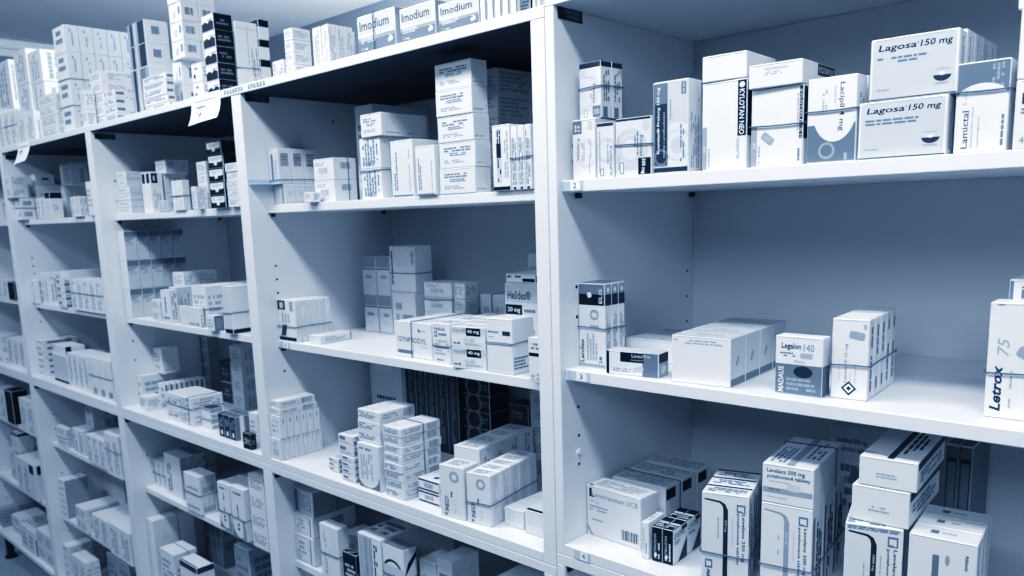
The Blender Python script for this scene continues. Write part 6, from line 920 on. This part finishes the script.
BANDS=[
('h', 0.55, [0.077, 0.0597, 1.6019], -2, [0.0391, 0.05, 0.0764], 'rubber band around dark-topped narrow carton stacked by upright on right cabinet upper shelf'),
('h', 0.52, [0.1554, 0.069, 1.5195], 2, [0.0559, 0.1, 0.0756], 'rubber band around swirl carton with black strength square on right cabinet upper shelf'),
('h', 0.53, [0.3519, 0.077, 1.5195], 0, [0.0633, 0.11, 0.0887], 'rubber band around white tablet-pictured carton under banded lid carton on right cabinet upper shelf'),
('h', 0.62, [0.4152, 0.035, 1.5195], 0, [0.0546, 0.03, 0.092], 'rubber band around white carton with curved grey foot on right cabinet upper shelf'),
('h', 0.68, [0.5605, 0.05, 1.5195], 0, [0.0468, 0.06, 0.0869], 'rubber band around carton with white half-round panel on right cabinet upper shelf'),
('h', 0.46, [0.0668, 0.0698, 1.2463], 0, [0.0485, 0.0516, 0.1251], 'rubber band around tall carton with large grey number on right cabinet middle shelf'),
('h', 0.42, [0.4314, 0.1103, 1.2463], 4, [0.042, 0.125, 0.0959], 'rubber band around slim white upright carton, diamond logo on right cabinet middle shelf'),
('h', 0.4, [0.6091, 0.0695, 1.2463], 0, [0.0721, 0.035, 0.1223], 'rubber band around tall white carton with bold sideways lettering on right cabinet middle shelf'),
('v', 0.28, [0.0988, 0.1892, 0.9745], 1, [0.098, 0.1502, 0.0806], 'rubber band around large carton with black side square on right cabinet lower shelf'),
('h', 0.38, [0.2867, 0.0596, 0.9745], 16, [0.0615, 0.1, 0.1356], 'rubber band around tall banded carton with dark vertical band on right cabinet lower shelf'),
('h', 0.4, [0.3652, 0.1055, 0.9745], 7, [0.0634, 0.16, 0.1328], 'rubber band around tall carton with grey vertical band on right cabinet lower shelf'),
('v', 0.75, [0.367, 0.0931, 1.1077], 7, [0.0634, 0.135, 0.051], 'rubber band around carton lying on tall grey-banded cartons on right cabinet lower shelf'),
('h', 0.45, [0.547, 0.0694, 0.9745], 5, [0.0669, 0.105, 0.1398], 'rubber band around tall carton at right, oval tablet print on right cabinet lower shelf'),
('h', 0.12, [-0.777, 0.1004, 1.5545], 0, [0.0355, 0.0967, 0.0749], 'rubber band around barcode-sided carton by left upright on fourth bay upper shelf'),
('v', 0.6, [-0.6, 0.0832, 1.5107], 0, [0.0692, 0.0565, 0.0853], 'rubber band around banded white carton with vertical strap on fourth bay upper shelf'),
('h', 0.48, [-0.4481, 0.0975, 1.5107], 0, [0.0627, 0.085, 0.1124], 'rubber band around upright carton with vertical lettering lines on fourth bay upper shelf'),
('h', 0.52, [-0.0554, 0.065, 1.5107], 0, [0.0417, 0.06, 0.0963], 'rubber band around slim upright carton beside bold-titled carton on fourth bay upper shelf'),
('h', 0.35, [-0.7637, 0.092, 1.2145], 0, [0.0706, 0.0919, 0.0909], 'rubber band around upright carton in banded left row on fourth bay second shelf'),
('h', 0.42, [-0.5817, 0.255, 1.3137], 0, [0.0864, 0.05, 0.1003], 'rubber band around upper carton of banded back pair on fourth bay second shelf'),
('h', 0.72, [-0.4605, 0.245, 1.2145], 0, [0.0855, 0.05, 0.1254], 'rubber band around low carton in middle back stack on fourth bay second shelf'),
('s', 0.5, [-0.3321, 0.28, 1.2145], 0, [0.0689, 0.06, 0.1023], 'rubber band around dim carton strapped at back on fourth bay second shelf'),
('s', 0.47, [-0.3575, 0.1309, 1.2145], -0.89, [0.1065, 0.14, 0.0677], 'rubber band around white carton with large thin lettering on fourth bay second shelf'),
('h', 0.45, [-0.2777, 0.1348, 1.2145], 2, [0.045, 0.16, 0.072], 'rubber band around narrow carton between lettered cartons on fourth bay second shelf'),
('h', 0.55, [-0.1227, 0.0723, 1.2145], 0.65, [0.059, 0.0557, 0.0921], 'rubber band around large white cube-like banded carton on fourth bay second shelf'),
('v', 0.55, [-0.3749, 0.0593, 0.9508], 0, [0.0549, 0.0994, 0.1387], 'rubber band around flat carton in tall centre stack on fourth bay third shelf'),
('h', 0.42, [-0.1674, 0.0899, 0.9508], 8.64, [0.0515, 0.1492, 0.0909], 'rubber band around tall carton in banded lettered row on fourth bay third shelf'),
('h', 0.72, [-0.5408, 0.295, 0.9508], 0, [0.1734, 0.07, 0.235], 'rubber band around dark tall carton in banded back row on fourth bay third shelf'),
('v', 0.5, [-0.7603, 0.115, 0.8105], 0, [0.0774, 0.13, 0.06], 'rubber band around top strapped carton on window cartons on fourth bay fourth shelf'),
('h', 0.5, [-0.6386, 0.0447, 0.6934], 0, [0.0688, 0.0293, 0.128], 'rubber band around tall blank white banded carton on fourth bay fourth shelf'),
('h', 0.6, [-0.4025, 0.0347, 0.6934], 0, [0.0653, 0.0334, 0.1496], 'rubber band around tall carton with dark arc print on fourth bay fourth shelf'),
('s', 0.45, [-0.3661, 0.035, 1.7574], 0, [0.1042, 0.03, 0.0667], 'rubber band around silvery word-lettered carton, left of three atop fourth bay'),
('h', 0.38, [-0.9665, 0.1066, 1.7574], 0, [0.062, 0.0563, 0.1647], 'rubber band around big white carton with vertical lettering atop third bay right end'),
('v', 0.6, [-1.6745, 0.13, 1.7574], 0, [0.083, 0.16, 0.155], 'rubber band around flat white carton in left middle stack atop third bay'),
('h', 0.5, [-1.8579, 0.13, 1.7574], 0, [0.0933, 0.2, 0.3056], 'upper rubber band around carton in large banded block atop second bay'),
('h', 0.25, [-1.8579, 0.13, 1.7574], 0, [0.0933, 0.2, 0.3056], 'lower rubber band around carton in large banded block atop second bay'),
('h', 0.6, [-2.374, 0.05, 1.7574], 0, [0.137, 0.06, 0.1184], 'rubber band around upright white carton near hanging tag atop second bay'),
('h', 0.5, [-1.2037, 0.0447, 1.5107], 0, [0.0602, 0.0194, 0.0742], 'rubber band around glossy carton in centre pair on third bay upper shelf'),
('h', 0.45, [-1.1936, 0.145, 1.2145], 0, [0.0755, 0.17, 0.1054], 'rubber band around carton in slack-banded centre bundle on third bay second shelf'),
('h', 0.45, [-0.9932, 0.1, 1.2145], 0, [0.0384, 0.14, 0.1148], 'rubber band around large white carton with black foot on third bay second shelf'),
('h', 0.62, [-1.2928, 0.0676, 0.9508], 0, [0.1495, 0.0912, 0.0758], 'level rubber band around large carton in strapped front pair on third bay third shelf'),
('s2', 0.9, [-1.2928, 0.0676, 0.9508], 0, [0.1495, 0.0912, 0.0758], 'upright rubber band around large carton in strapped front pair on third bay third shelf'),
('h', 0.5, [-1.5762, 0.15, 0.6934], 0, [0.0911, 0.16, 0.0833], 'rubber band around pale upright carton in left row on third bay fourth shelf'),
('h', 0.5, [-1.2907, 0.06, 0.6934], 0, [0.09, 0.05, 0.1085], 'rubber band around white carton in banded front pair on third bay fourth shelf'),
('h', 0.4, [-1.1013, 0.09, 0.6934], 0, [0.0639, 0.12, 0.1249], 'rubber band around left round-printed carton in banded group on third bay fourth shelf'),
('h', 0.4, [-1.0125, 0.07, 0.6934], 0, [0.0673, 0.1, 0.1353], 'rubber band around right round-printed carton in banded group on third bay fourth shelf'),
('v', 0.6, [-1.5978, 0.0963, 0.4054], 0, [0.0461, 0.1285, 0.1911], 'rubber band around large grey carton in back block on third bay fifth shelf'),
('v', 0.6, [-1.4938, 0.0665, 0.4054], 0, [0.0942, 0.073, 0.1185], 'rubber band around white carton before large block on third bay fifth shelf'),
('h', 0.55, [-2.3989, 0.0435, 1.5107], 0, [0.06, 0.0488, 0.0756], 'rubber band around white carton in left front pair on second bay upper shelf'),
('h', 0.55, [-1.8864, 0.065, 1.2145], 0, [0.2649, 0.07, 0.101], 'rubber band around upright carton in banded front row on second bay second shelf'),
('h', 0.55, [-1.8, 0.072, 0.9508], 0, [0.1817, 0.12, 0.1243], 'rubber band around upright carton in banded right group on second bay third shelf'),
('h', 0.5, [-2.3178, 0.0506, 0.6934], 0, [0.0972, 0.0212, 0.0741], 'rubber band around small strapped carton at left end on second bay fourth shelf'),
('h', 0.6, [-1.7965, 0.08, 0.6934], 0, [0.1147, 0.12, 0.1401], 'rubber band around upright carton strapped at right end on second bay fourth shelf')
]
for i,(nm,c,yaw,s,style,label,group) in enumerate(BOXES):
    o=bpy.data.objects.new(nm,carton_mesh(style,s[0],s[1],s[2],i%3));COL.objects.link(o)
    o.location=c;o.rotation_euler=(0,0,math.radians(yaw));tag(o,label,'medicine box',group)
if REST:   # the smallest and mostly covered boxes beyond the 300 largest: one object
    vs=[];fs=[];mi=[]
    for i,(c,yaw,s,style) in enumerate(REST):
        me=carton_mesh(style,s[0],s[1],s[2],i%3);m=Matrix.Translation(c)@Matrix.Rotation(math.radians(yaw),4,'Z')
        n=len(vs);vs+=[tuple(m@v.co) for v in me.vertices]
        for p in me.polygons: fs.append(tuple(n+k for k in p.vertices));mi.append(p.material_index)
    o=mesh_obj('medicine_box_stock',vs,fs,[PAL[c] for c in PK],mi)
    tag(o,'small and mostly covered medicine boxes tucked between the visible ones','medicine boxes','boxes tucked behind others','stuff')
# ------------------------------------------------------------------ rubber bands
def band(kind,fr,c,yaw,s,label):
    w,d,h=s;r=.0009;e=.0006;rnd=random.Random(label)
    def loop(a,b_,cr=.004):
        pts=[]
        for sx,sy,a0 in((1,1,0),(-1,1,90),(-1,-1,180),(1,-1,270)):
            for j in range(4):
                an=math.radians(a0+30*j);pts.append((sx*(a/2-cr)+cr*math.cos(an),sy*(b_/2-cr)+cr*math.sin(an)))
            # points along the following straight run
            nx={(1,1):(-1,1),(-1,1):(-1,-1),(-1,-1):(1,-1),(1,-1):(1,1)}[(sx,sy)]
            p0=pts[-1]
            an=math.radians(a0+90);p1=(nx[0]*(a/2-cr)+cr*math.cos(an),nx[1]*(b_/2-cr)+cr*math.sin(an))
            for j in range(1,6): pts.append((p0[0]+(p1[0]-p0[0])*j/6,p0[1]+(p1[1]-p0[1])*j/6))
        return pts
    ph=rnd.uniform(0,6);am=min(.0011,h*.012)
    mb=MB()
    if kind=='h':
        P=[(x,y,h*fr+am*math.sin(2.5*x/max(w,.01)+ph)+am*math.sin(2*y/max(d,.01)+ph)) for x,y in loop(w+2*e+2*r,d+2*e+2*r)]
    elif kind in('s','s2'):
        P=[(w*(fr-.5)+am*math.sin(4*z/h+ph)*.6,y,z+h/2+r) for y,z in loop(d+2*e+2*r,h,.002)]
    else:
        P=[(x,d*(fr-.5)+am*math.sin(4*z/h+ph)*.6,z+h/2+r) for x,z in loop(w+2*e+2*r,h,.002)]
    mb.tube(P,r,6)
    o=mb.obj('rubber_band',[RUB],None,c,math.radians(yaw))
    for p in o.data.polygons: p.use_smooth=True
    tag(o,label,'rubber band',None)
for b_ in BANDS: band(*b_)
# ------------------------------------------------------------------ shelving
T,S1,S2,M,L1,L2,L3=1.102,.8553,.5591,.2954,.038,-.25,-.491
SEAM,MB_=.2782,.262
XU=[(-3.277,-3.239),(-2.469,-2.4309),(-1.661,-1.6228),(-.838,-.8),(0,.0253)]
DEP=.391
def Zs(z): return z+Z0
def panel(parent,name,x0,x1,y0,y1,z0,z1,m=LAM,c=.0009,holes=()):
    mb=MB();mb.box(x0,x1,y0,y1,Zs(z0),Zs(z1),c,0)
    for hx,ax,y,z,r in holes: mb.disc((hx+ax*.0003,y,Zs(z)),(ax,0,0),r,14,1)
    return mb.obj(name,[m,HOLE],parent)
HO={3:[(.052,.724),(.052,.694),(.052,.664),(.053,.487),(.23,1.042),(.058,.134),(.058,.105)],2:[(.053,.95),(.053,.892),(.054,.486),(.055,.428),(.058,.134),(.058,-.09)],
1:[(.053,.72),(.053,.691),(.054,.663),(.055,.489),(.057,.141),(.058,.083),(.059,-.089),(.058,-.32),(.058,-.377)],0:[(.061,-.316),(.062,-.373),(.058,.14)]}
def lock_plate(parent,x,y0,z0,w=.052,h=.0155):
    mb=MB();mb.box(x,x+.0016,y0,y0+w,Zs(z0),Zs(z0+h),.0003,0)
    o=mb.obj('lock_plate',[PLATE],parent)
    m2=MB()
    m2.add([(x+.0019,y0+w*.25,Zs(z0+h*.55)),(x+.0019,y0+w*.9,Zs(z0+h*.55)),(x+.0019,y0+w*.9,Zs(z0+h*.82)),(x+.0019,y0+w*.25,Zs(z0+h*.82))],[(0,1,2,3)])
    m2.add([(x+.0019,y0+w*.35,Zs(z0+h*.18)),(x+.0019,y0+w*.85,Zs(z0+h*.18)),(x+.0019,y0+w*.85,Zs(z0+h*.42)),(x+.0019,y0+w*.35,Zs(z0+h*.42))],[(0,1,2,3)])
    m2.obj('slot_window',[PLATEW],o)
def pins(parent,x0,x1,zs,ys=(.053,.36)):
    for z in zs:
        for x,sg in((x0,1),(x1,-1)):
            for y in ys:
                mb=MB();mb.box(min(x,x+sg*.008),max(x,x+sg*.008),y-.004,y+.004,Zs(z-.0082),Zs(z-.0004),.0006)
                mb.obj('shelf_pin',[PLATE],parent)
up=empty('shelving_unit',(-1.6,.18,Zs(SEAM)));tag(up,'long white upper bookcase holding most of the medicine boxes','shelving unit')
lo=empty('shelving_unit',(-1.6,.18,0));tag(lo,'long white lower bookcase standing on short dark legs','shelving unit')
ru=empty('shelving_unit',(.5,.2,Zs(.327)));tag(ru,'white upper cabinet at right with two adjustable shelves','shelving unit')
rl=empty('shelving_unit',(.5,.2,0));tag(rl,'white lower cabinet at right, mostly below the frame','shelving unit')
def P(parent,*a,**k):
    o=panel(parent,*a,**k);o.matrix_parent_inverse=Matrix.Translation(-parent.location);return o
def fix(parent):
    for ch in list(parent.children): ch.matrix_parent_inverse=Matrix.Translation(-parent.location)
for bi,(x0,x1) in enumerate(XU):
    hs=[(x1,1,y,z,.0026) for y,z in HO.get(bi,[])]
    panel(up,'side_panel',x0,x1,0,DEP,SEAM+.0002,T-.0165,holes=[q for q in hs if q[3]>.28])
    panel(lo,'side_panel',x0,x1,0,DEP,-.51,SEAM-.0165,holes=[q for q in hs if q[3]<.28])
    if bi<4:
        xa,xb=x1+.0004,XU[bi+1][0]-.0004
        panel(up,'shelf',xa,xb,.0417,DEP-.008,S1-.0168,S1)
        panel(up,'shelf',xa,xb,.0417,DEP-.008,S2-.0168,S2)
        panel(up,'base_panel',xa,xb,0,DEP-.008,SEAM+.0002,M)
        panel(up,'back_panel',xa,xb,DEP-.007,DEP,SEAM+.0002,T-.0165,LAMB)
        panel(lo,'shelf',xa,xb,.0417,DEP-.008,L1-.0168,L1)
        panel(lo,'shelf',xa,xb,.0417,DEP-.008,L2-.0168,L2)
        panel(lo,'base_panel',xa,xb,0,DEP-.008,L3-.0168,L3)
        panel(lo,'back_panel',xa,xb,DEP-.007,DEP,L3-.0168,SEAM-.0165,LAMB)
        lock_plate(up,x1,.011,1.0715 if bi==3 else 1.0655,.056,.0145)
        lock_plate(lo,x1,.006,.247,.03,.013)
        pins(up,x1,XU[bi+1][0],(S1-.0168,S2-.0168));pins(lo,x1,XU[bi+1][0],(L1-.0168,L2-.0168))
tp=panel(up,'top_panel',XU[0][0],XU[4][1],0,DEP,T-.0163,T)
tp.data.materials.append(mat('underside_painted_shade',(.035,.042,.055),.7,.2))  # shade painted into the underside so the top compartments read dark
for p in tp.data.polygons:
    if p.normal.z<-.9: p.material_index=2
panel(lo,'top_panel',XU[0][0],XU[4][1],0,DEP,MB_,SEAM-.0004)
for x,y in((-3.25,.05),(-3.25,.34),(-2.45,.34),(-1.64,.05),(-1.64,.34),(-.82,.05),(-.82,.34),(-.012,.05),(-.012,.34)):
    mb=MB();mb.cyl(x,y,.012,Zs(L3-.0168)-.0003,.016,.019);mb.cyl(x,y,0,.012,.026,.024);mb.obj('leg',[mat('leg_black',(.012,.015,.02),.4)],lo)
# small plastic ledge clipped to the divider
mb=MB();mb.box(-.8,-.772,.002,.072,Zs(.8985),Zs(.901),.0005);mb.box(-.8,-.7985,.002,.066,Zs(.901),Zs(.91),.0004);mb.obj('plastic_ledge',[mat('ledge_plastic',(.5,.57,.66),.35)],up)
# right cabinet
RX0,RX1=.0258,.0413;RB=1.0;RT=1.0985;RD=.388;RMB=.302
rh=[(RX1,1,y,z,.0026) for y,z in [(.04,.913),(.04,.891),(.042,.71),(.042,.665),(.042,.527),(.042,.482),(.041,.437),(.362,.71),(.362,.665),(.362,.62),(.362,.575),(.362,.53)]]
panel(ru,'side_panel',RX0,RX1,.001,RD,RMB+.0002,RT,holes=rh)
panel(ru,'side_panel',RB,RB+.016,.001,RD,RMB+.0002,RT)
panel(ru,'top_panel',RX0,RB+.016,.001,RD,RT+.0002,RT+.018)
for z in(R1z:=.8641,R2z:=.5909): panel(ru,'shelf',RX1+.0004,RB-.0004,.0119,RD-.008,z-.017,z)
panel(ru,'base_panel',RX1+.0002,RB-.0002,.001,RD-.008,RMB+.0002,.3191)
panel(ru,'back_panel',RX1+.0002,RB-.0002,RD-.007,RD,RMB+.0002,RT,LAMB)
pins(ru,RX1,RB,(R1z-.017,R2z-.017),(.046,.37))
lock_plate(ru,RX1,.01,1.083,.055,.0165)
mb=MB();mb.cyl(0,0,0,.003,.0055,.0048,16)
scr=mb.obj('cover_cap',[LAM],ru,(RX1,.041,Zs(.456)));scr.rotation_euler=(0,math.pi/2,0)
panel(rl,'side_panel',RX0,RX1,.001,RD,-.51,RMB-.0178)
panel(rl,'side_panel',RB,RB+.016,.001,RD,-.51,RMB-.0178)
panel(rl,'top_panel',RX0,RB+.016,.001,RD,RMB-.0176,RMB-.0004)
panel(rl,'shelf',RX1+.0004,RB-.0004,.0119,RD-.008,.021,.038)
panel(rl,'base_panel',RX1+.0002,RB-.0002,.001,RD-.008,L3-.017,L3)
panel(rl,'back_panel',RX1+.0002,RB-.0002,RD-.007,RD,L3,RMB-.018,LAMB)
lock_plate(rl,RX1,.006,.271,.03,.012)
pins(rl,RX1,RB,(.021,),(.046,.37))
for x,y in((.062,.06),(.062,.34),(1.005,.06),(1.005,.34)):
    mb=MB();mb.cyl(x,y,.012,Zs(L3-.0168)-.0003,.016,.019);mb.cyl(x,y,0,.012,.026,.024);mb.obj('leg',[MATS['leg_black']],rl)
for q in(up,lo,ru,rl): fix(q)
for q in(up,lo,ru,rl):
    pass
# ------------------------------------------------------------------ labels and hanging papers
def quad_text(mb,st,x0,x1,y,z0,z1,mi,bold=0):
    vs,fs=text_mesh(st,bold,0);mb.add([(x0+a*(x1-x0),y,z0+b_*(z1-z0)) for a,b_ in vs],fs,mi)
def shelf_label(x0,x1,y,z0,z1,st,label,par=None):
    mb=MB();mb.box(x0,x1,y-.0012,y-.0002,Zs(z0),Zs(z1),.0003,0)
    xm=(x0+x1)/2;w=(x1-x0)
    mb.add([(x0+w*.42,y-.0014,Zs(z0+.001)),(x1-w*.12,y-.0014,Zs(z0+.001)),(x1-w*.12,y-.0014,Zs(z1-.001)),(x0+w*.42,y-.0014,Zs(z1-.001))],[(0,1,2,3)],1)
    quad_text(mb,st,x0+w*.55,x0+w*.72,y-.0016,Zs(z0+(z1-z0)*.25),Zs(z0+(z1-z0)*.8),2,.02)
    o=mb.obj('shelf_label',[PLASTIC,PAPER,PAL['g']]);tag(o,label,'label');return o
shelf_label(.043,.079,.0119,R1z-.0155,R1z-.0015,'2','small clear number label 2 on right cabinet upper shelf edge')
shelf_label(.046,.086,.0119,R2z-.0155,R2z-.0015,'3','small clear number label 3 on right cabinet middle shelf edge')
shelf_label(.060,.090,.001,.303,.3178,'4','small clear number label on right cabinet lower shelf edge')
shelf_label(-.792,-.752,.0417,S2-.0155,S2-.0015,'3','small number label at left end of fourth bay second shelf')
def hang_paper(x0,x1,zt,zb,dx,label,arrow):
    mb=MB();n=8;vs=[];fs=[];W_=x1-x0
    for j in range(n+1):
        t=j/n
        for i in range(7):
            u=i/6;z=zt+(zb-zt)*t-(.006*(1-u) if t>0 else 0)*t
            y=-.0008-.022*t*t-.003*math.sin(u*3.1)*t
            vs.append((x0+W_*u+dx*t,y,Zs(z)))
    for j in range(n):
        for i in range(6): a=j*7+i;fs.append((a,a+7,a+8,a+1))
    k0=len(vs)   # the folded-over top strip taped onto the bookcase top
    vs2=vs+[(x0+W_*i/6,.014,Zs(T+.0008)) for i in range(7)]+[(x0+W_*i/6,-.0004,Zs(T+.0012)) for i in range(7)]
    fs+=[(k0+i,k0+7+i,k0+8+i,k0+1+i) for i in range(6)]+[(k0+7+i,i,i+1,k0+8+i) for i in range(6)]
    mb.add(vs2,fs,0)
    def at(u,t):
        i=min(5,int(u*6));j=min(n-1,int(t*n));fu=u*6-i;ft=t*n-j
        q=lambda a,b_:Vector(vs[b_*7+a])
        p=(q(i,j)*(1-fu)+q(i+1,j)*fu)*(1-ft)+(q(i,j+1)*(1-fu)+q(i+1,j+1)*fu)*ft
        p.y-=.0006;return p
    def mark(u0,t0,u1,t1,mi=1): mb.add([at(u0,t1),at(u1,t1),at(u1,t0),at(u0,t0)],[(0,1,2,3)],mi)
    rnd=random.Random(label);u=.15
    while u<.85: q=u+rnd.uniform(.04,.1);mark(u,.2,min(q,.88),.26,2);u=q+.02
    u=.22
    while u<.5: q=u+rnd.uniform(.04,.08);mark(u,.4,q,.47);mark(u,.51,q,.55,2);u=q+.012
    if arrow:
        mark(.36,.7,.385,.92);mb.add([at(.3,.74),at(.44,.74),at(.375,.6)],[(0,1,2)],1)
    o=mb.obj('paper_tag',[PAPER,PAL['g'],PAL['l']]);tag(o,label,'paper label');return o
hang_paper(-1.017,-.884,1.104,1.043,.022,'white paper tag with arrow hanging from bookcase top edge',True)
hang_paper(-2.242,-2.123,1.104,1.039,.0,'smaller white paper tag hanging at far left top edge',False)
mb=MB();mb.box(-.878,-.685,-.0013,-.0003,Zs(T-.0158),Zs(T-.0004),.0003,0)
rnd=random.Random(5);x=-.862
while x<-.70:
    if not(-.785<x<-.765):
        for k in range(2):
            z0=Zs(T-.0125);mb.add([(x,-.0016,z0),(x+.0028,-.0016,z0),(x+.0028,-.0016,z0+.0088),(x,-.0016,z0+.0088)],[(0,1,2,3)],1);x+=.0042
        z0=Zs(T-.0125)+rnd.choice((0,.0065));mb.add([(x-.008,-.0017,z0),(x,-.0017,z0),(x,-.0017,z0+.0022),(x-.008,-.0017,z0+.0022)],[(0,1,2,3)],1)
    x+=rnd.uniform(.002,.004)
tag(mb.obj('strip_label',[PAPER,PAL['g']]),'long printed strip label on bookcase top edge above divider','label')
# ------------------------------------------------------------------ room
WALL=mat('wall_paint',(.23,.245,.265),.9,.1,.03,3);CEIL=mat('ceiling_paint',(.75,.76,.775),.9,.1,.02,3);FLOOR=mat('floor_vinyl',(.36,.385,.42),.5,.4,.12,14,.1)
def slab(name,x0,x1,y0,y1,z0,z1,m,):
    mb=MB();mb.box(x0,x1,y0,y1,z0,z1,.001);o=mb.obj(name,[m]);o['kind']='structure';return o
HC=2.549
slab('floor',-4.54,3,-3,1.8,-.05,0,FLOOR)
slab('ceiling',-4.64,3,-3,1.9,HC,HC+.05,CEIL)
slab('wall_back',-4.54,3,1.8,1.9,0,HC,WALL)
slab('wall_left',-4.64,-4.54,-3,1.9,0,HC,WALL)
mb=MB();mb.box(-4.54,-4.5,-3,1.8,HC-.05,HC,.004);mb.box(-4.54,-4.52,-3,1.8,HC-.09,HC-.05,.002);o=mb.obj('trim_1',[CEIL]);o['kind']='structure'
mb=MB();mb.box(-4.54,3,1.785,1.8,0,.07,.003);o=mb.obj('baseboard_back',[CEIL]);o['kind']='structure'
# ------------------------------------------------------------------ light
def area(name,loc,size,sy,power,col,target):
    l=bpy.data.lights.new(name,'AREA');l.shape='RECTANGLE';l.size=size;l.size_y=sy;l.energy=power;l.color=col
    o=bpy.data.objects.new(name,l);COL.objects.link(o);o.location=loc
    o.rotation_euler=(Vector(target)-Vector(loc)).to_track_quat('-Z','Y').to_euler();return o
area('ceiling_light',(.05,-.68,2.5),3.1,.2,LP1:=50,(1,.99,.97),(.05,-.22,.9))
area('fill_ceiling_up',(-1.3,1.25,2.0),.8,.3,LP2:=55,(1,1,1),(-1.9,1.4,2.55))  # added unseen fill aimed upward to brighten the ceiling
rlight=area('fill_right_cabinet',(1.0,-1.9,2.2),1.0,.5,LP3:=2.2,(1,1,1),(.55,.3,1.2));rlight.data.spread=math.radians(60)  # added narrow fill for the right cabinet interior, no actual fixture
area('fill_left_bays',(-2.3,-1.5,2.5),1.8,.3,LP4:=32,(1,1,1),(-2.3,.1,.7))  # added unseen fill that lifts the lower shelves of the left bays
w=bpy.data.worlds.new('world');scene.world=w;w.use_nodes=True
bg=w.node_tree.nodes['Background'];bg.inputs[0].default_value=(.96,.98,1,1);bg.inputs[1].default_value=.045
# ------------------------------------------------------------------ camera
cam=bpy.data.cameras.new('camera');co=bpy.data.objects.new('camera',cam);COL.objects.link(co)
cam.sensor_width=36;cam.lens=F_PX*36/1024
cam.shift_x=-(PP[0]-512)/1024;cam.shift_y=(PP[1]-288)/1024
r_,u_,f_=Vector(CAM_R),Vector(CAM_U),Vector(CAM_F)
co.matrix_world=Matrix(((r_.x,u_.x,-f_.x,CAM_POS[0]),(r_.y,u_.y,-f_.y,CAM_POS[1]),(r_.z,u_.z,-f_.z,CAM_POS[2]),(0,0,0,1)))
cam.clip_start=.02
cam.dof.use_dof=True;cam.dof.focus_distance=1.0;cam.dof.aperture_fstop=9
scene.camera=co
# colour management: standard display, mild blue toning of the tonal scale
vs=scene.view_settings;vs.view_transform='Standard';vs.look='None';vs.exposure=0;vs.gamma=1

def s2l(v): return v/12.92 if v<=.04045 else ((v+.055)/1.055)**2.4
TONE=[(0,3,5,9),(.12,12,17,24),(.25,31,44,59),(.38,60,79,100),(.5,88,109,132),(.62,122,142,164),(.75,163,179,197),(.88,196,206,218),(1,226,231,238)]
vs.use_curve_mapping=True
cm=vs.curve_mapping;cm.clip_max_x=cm.clip_max_y=1
for ch in range(3):
    cv=cm.curves[ch];pts=cv.points
    for k,row in enumerate(TONE):
        xy=(s2l(row[0]),s2l(row[1+ch]/255))
        if k==0: pts[0].location=xy
        elif k==len(TONE)-1: pts[len(pts)-1].location=xy
        else: pts.new(*xy)
    for p in pts: p.handle_type='AUTO_CLAMPED'
cm.update()
